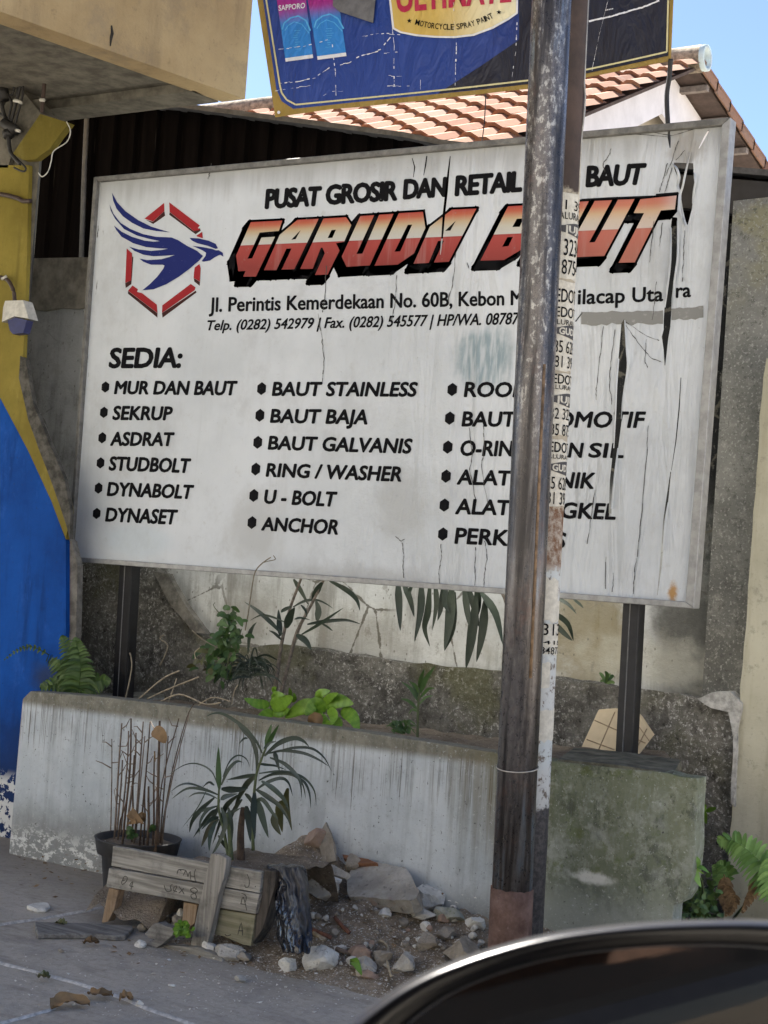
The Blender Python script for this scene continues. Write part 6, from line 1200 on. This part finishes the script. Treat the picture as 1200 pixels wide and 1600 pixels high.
ps = [atZ(x, y, .014) for x, y in ((41, 1414), (50, 1411), (68, 1409), (76, 1410), (79, 1415), (72, 1420), (56, 1420))]
m = MB(); m.prism(ps, (0, 0, -.0135)); o = m.build('stone_flake', RK['pale'], None, loc=tuple(ps[0])); bvl = o.modifiers.new('bevel', 'BEVEL'); bvl.width = .004; tag(o, 'flat pale stone flake on the pavement near the blue wall', 'stone')
wd = thing('crate_weed', tuple(atY(*cz(495, 600), YC-.09)), 'tiny bright green weed sprouting beside the stake of the crate', 'weed'); m = MB()
for i in range(36):
    p = atY(*cz(495+lr.gauss(0, 18), 580+lr.gauss(0, 18)), YC-.07+lr.uniform(-.03, .02)); leaf_at(m, p, Vector((lr.uniform(-1, 1), lr.uniform(-1, 0), lr.uniform(-.4, .8))), .020, .015, twist=lr.uniform(-.8, .8))
m.build('leaves', LF['bright'], wd, True, fix=False)
m = MB(); rows = []                             # black plastic bag: a thin crumpled sheet slumped over the crate end
NU, NV = 64, 80
pr_ = [(0, 1350, 418, 470), (.08, 1354, 416, 478), (.25, 1380, 426, 482), (.5, 1415, 430, 484), (.72, 1445, 432, 488), (.88, 1468, 434, 488), (1, 1489, 442, 484)]
def rid(x): return (1-abs(noise.noise(x))*2.2)
for j in range(NV+1):
    v = j/NV
    for a, b in zip(pr_, pr_[1:]):
        if a[0] <= v <= b[0]: k = (v-a[0])/(b[0]-a[0]); yy, xl, xr_ = [a[i]+(b[i]-a[i])*k for i in (1, 2, 3)]; break
    r = []
    for i in range(NU+1):
        u = i/NU; x = xl+(xr_-xl)*u+2.5*noise.noise(Vector((u*3, v*9, 7))); y = yy+5*noise.noise(Vector((u*6, v*3, 2)))*(1 if v > .9 or v < .1 else .3)
        fold = rid(Vector((u*2.3+v*.7, v*.7, 1)))*.022+rid(Vector((u*5.2-v*1.8, v*1.3, 5)))*.009+rid(Vector((u*4+v*5, v*4-u*3, 9)))*.004
        Yv = 3.60-.13*v-.035*math.sin(math.pi*u)**.7-fold+(.10*(1-v/.08)**2 if v < .08 else 0)
        r.append(atY(x, y, Yv))
    rows.append(r)
m.grid(rows)
t = NT('black_bin_bag'); n = t.noise(20, 2, .4, (1, 1, .6), (0, 0, 0), 1.5); f = t.add(t.noise(9, 4, .6), t.mul(t.math('SUBTRACT', t.z, .12), 1.1)); c = t.mix(t.ramp(f, .60, .92), (.012, .012, .016), (.10, .09, .075)); BAGM = t.out(c, t.ramp(f, .5, .75, .14, .42), 0, n, .6, .02, .6)
bo = m.build('plastic_bag', BAGM, None, True, tuple(atY(455, 1480, 3.5))); sd_ = bo.modifiers.new('thickness', 'SOLIDIFY'); sd_.thickness = .002
tag(bo, 'crumpled dusty black plastic bag slumped against the right end of the crate', 'bag')
def dry(px, label, w, tone, mat='dry', curl=.011):
    P_ = smooth_path([atZ(x, y, .004+curl*(1 if 0 < i < len(px)-1 else .15)) for i, (x, y) in enumerate(px)], 7); m = MB(); rows = []; n_ = len(P_); ph_ = lr.uniform(0, 6)
    for i, p in enumerate(P_):
        tg = (P_[min(i+1, n_-1)]-P_[max(i-1, 0)]); s = Vector((-tg.y, tg.x, 0)).normalized(); k = max(.03, math.sin(math.pi*min(1, i/(n_-1)*.9+.06)))**.8*w*.36
        rows.append([p+s*(k*u*(1+.12*math.sin(i*1.9+ph_)))+Vector((0, 0, abs(u)**1.5*curl*1.2*(1 if u > 0 else .5)+.003*math.sin(i*1.3+u*2+ph_))) for u in (-1, -.55, 0, .55, 1)])
    m.grid(rows, tone); return tag(m.build('dry_leaf', LF[mat], None, True, tuple(P_[0]), fix=False), label, 'leaf')
dry([(80, 1576), (105, 1564), (140, 1572)], 'largest curled tan leaf on the pavement at the lower left', .07, .85, 'dry', .012); dry([(139, 1553), (155, 1554), (176, 1556)], 'brown curled leaf on the joint above the large tan leaf', .05, .6); dry([(186, 1564), (195, 1558), (208, 1564)], 'small tan leaf beside the white pebble', .04, .7)
dry([(130, 1474), (142, 1472), (154, 1474)], 'dark red brown leaf on the pavement below the plank', .04, .05); dry([(86, 1446), (94, 1443), (104, 1450)], 'yellow brown leaf lying on the grey plank', .035, .9, 'olive', .012); dry([(58, 1527), (68, 1526), (77, 1528)], 'small olive leaf on the pavement joint', .03, .9, 'olive')
m = MB(); P_ = [heap(552, 1512)+Vector((0, 0, .01)), heap(556, 1520)+Vector((0, -.01, .03)), heap(565, 1530)+Vector((0, 0, .01))]; blade(m, P_, .026, prof=WIDE, tone=.4); tag(m.build('green_leaf', LF['bright'], None, True, tuple(P_[0]), fix=False), 'single fresh green leaf at the front of the soil heap', 'leaf')
m = MB()                                        # crumbs of dry leaf along the wall foot and in the debris
for i in range(230):
    if i < 90: x, y = rk.uniform(25, 165), 1335+(rk.random()**2)*60+.2*rk.uniform(0, 140)
    elif i < 150: x, y = rk.uniform(180, 420), rk.uniform(1465, 1510)
    else: x, y = rk.gauss(540, 90), rk.gauss(1470, 35)
    p = heap(x, y)+Vector((0, 0, .003)); a_ = rk.uniform(0, 6.3); ln = rk.uniform(.006, .022); d = Vector((math.cos(a_), math.sin(a_), rk.uniform(-.1, .35)))*ln; s_ = Vector((-math.sin(a_), math.cos(a_), rk.uniform(-.2, .3)))*ln*rk.uniform(.15, .4)
    m.face([p, p+d*.5+s_, p+d, p+d*.5-s_], rk.random())
lt = m.build('leaf_litter', LF['dry'], None, fix=False); lt['kind'] = 'stuff'; lt['label'] = 'crumbs of dry leaves along the wall foot and crate'; lt['category'] = 'leaf litter'
# broken floor tile leaning behind the right post
TC = simple('cream_floor_tile', (.50, .40, .25), .6, 0, .12, 8, .1); TL = simple('tile_groove', (.24, .18, .11), .8)
cv = pz(750, 850, 2.667); tl = [(492, 695), (560, 690), (655, 706), (672, 724), (722, 800), (635, 914), (620, 905), (600, 888), (560, 884), (525, 880), (490, 888), (440, 902), (405, 886)]
def leanY(y): return 4.62+(4.50-4.62)*(y-690)/(914-690)
ft = thing('floor_tile', tuple(atY(*cv(560, 890), 4.50)), 'broken cream floor tile leaning on the plinth behind the right sign post', 'tile')
m = MB(); m.prism([atY(*cv(x, y), leanY(y)) for x, y in tl], (0, .010, .004)); m.build('slab', TC, ft)
m = MB()
for a, b in (((562, 700), (480, 890)), ((478, 735), (690, 830)), ((445, 815), (560, 858)), ((695, 770), (628, 900)), ((650, 745), (705, 820))):
    pts = [(a[0]+(b[0]-a[0])*k/6, a[1]+(b[1]-a[1])*k/6) for k in range(7)]; m.tube([atY(*cv(x, y), leanY(y)-.0005) for x, y in pts], .0022, 4)
m.build('groove', TL, ft)

# ================================================================== CAR (door mirror seen from the driver's window)
t = NT('car_black_plastic'); f = t.noise(300, 3, .5); GB = t.out((.007, .007, .009), .30, 0, f, .03, .001, .45, .06); SATIN = simple('satin_black', (.012, .012, .013), .45, 0, .2, 100, 0)
t = NT('mirror_glass'); MIR = t.out((.12, .115, .11), .03, 1.0)
MC = EYEP+ray(1010, 1600)*.74; mn = (-FWD+RGT*.10).normalized(); mu = (UPV-mn*UPV.dot(mn)).normalized(); mr = mu.cross(mn)
def onM(x, y): d = ray(x, y); return EYEP+d*((MC-EYEP).dot(mn)/d.dot(mn))
outer = [(520, 1640), (545, 1600), (600, 1556), (650, 1526), (700, 1504), (760, 1483), (830, 1464), (900, 1451.5), (1000, 1441), (1100, 1436.5), (1200, 1437), (1290, 1447), (1350, 1475), (1375, 1530), (1368, 1640), (1335, 1730), (1260, 1790), (1100, 1825), (900, 1835), (700, 1820), (580, 1780), (525, 1710)]
ol = smooth_path([Vector((x, y, 0)) for x, y in outer+outer[:1]], 5)[:-1]; cen = Vector((960, 1640, 0))
def ring(s, back, dxp=0):
    o = []
    for p in ol:
        q = onM(cen.x+(p.x-cen.x)*s+dxp, cen.y+(p.y-cen.y)*s); o.append(q+(q-EYEP).normalized()*back)
    return o
car = thing('car', (0.2, .42, -.12), 'dark car whose black door mirror rises in the foreground at the lower right', 'car')
m = MB(); m.grid([ring(.70, .150, 20), ring(.86, .125, 10), ring(.955, .080), ring(.985, .045), ring(1.0, .030), ring(.998, .020), ring(.992, .012), ring(.983, .0065), ring(.971, .0028), ring(.957, .0006), ring(.938, -.0004), ring(.905, 0), ring(.88, .002), ring(.845, .009), ring(.815, .017), ring(.78, .019)], .5, True); bk = ring(.70, .150, 20); m.face(bk)
mh = m.build('door_mirror', GB, car, True)
m = MB(); g0 = ring(.80, .0165); m.face(g0); g1 = ring(.80, .0165); m.build('mirror_glass', MIR, mh, fix=False)
m = MB(); m.grid([ring(.81, .019), ring(.808, .0145), ring(.797, .0145), ring(.795, .017)], .5, True); m.build('glass_rim', simple('grey_rim_gloss', (.10, .10, .105), .3, 0, .1, 100, 0), mh, True)
p_ = MC-mn*.06; dr = Vector((p_.x+.06, .46, .80)); m = MB(); m.tube([onM(1180, 1790)-mn*.06, (onM(1180, 1790)-mn*.06)*.5+dr*.5-Vector((0, 0, .01)), dr], [.03, .028, .035], 12); m.build('mirror_arm', GB, mh, True)
PAINT = simple('dark_car_paint', (.018, .019, .022), .25, .3, .1, 90, 0, .5, .8); TRIM = simple('dark_interior_trim', (.022, .021, .02), .8, 0, .2, 60, .1); SEAT = simple('mirror_brown_fabric', (.10, .06, .045), .9, 0, .25, 40, .3)
m = MB(); m.prism([(-1.0, .40, .20), (1.2, .40, .20), (1.2, .40, .80), (-.55, .40, .80), (-1.0, .40, .72)], (0, .10, 0)); o = m.build('front_door', PAINT, car); b = o.modifiers.new('bevel', 'BEVEL'); b.width = .025; b.segments = 3
m = MB(); m.box((-.9, -1.35, 1.36), (2.2, .34, 1.40)); m.box((1.08, .34, .80), (1.2, .44, 1.40)); m.box((2.1, -1.3, .2), (2.2, .4, 1.36)); m.build('mirror_dark_shell', TRIM, car)  # unseen cabin, added to darken what the mirror reflects
m = MB(); m.box((-.9, -1.40, .20), (2.2, -1.30, 1.36)); m.build('far_light_block', TRIM, car)  # unseen, raised to the roof to keep daylight out of the mirror
m = MB(); m.box((.45, -.45, .25), (.62, .20, 1.0)); m.box((.47, -.28, 1.02), (.58, .05, 1.22)); o = m.build('reflection_seat', SEAT, car); b = o.modifiers.new('bevel', 'BEVEL'); b.width = .05; b.segments = 3  # unseen, added in brown to give the mirror its brown reflection
m = MB(); m.box((-.6, -1.3, .12), (2.1, .4, .20)); m.build('floor_pan', TRIM, car)
bpy.context.view_layer.update()
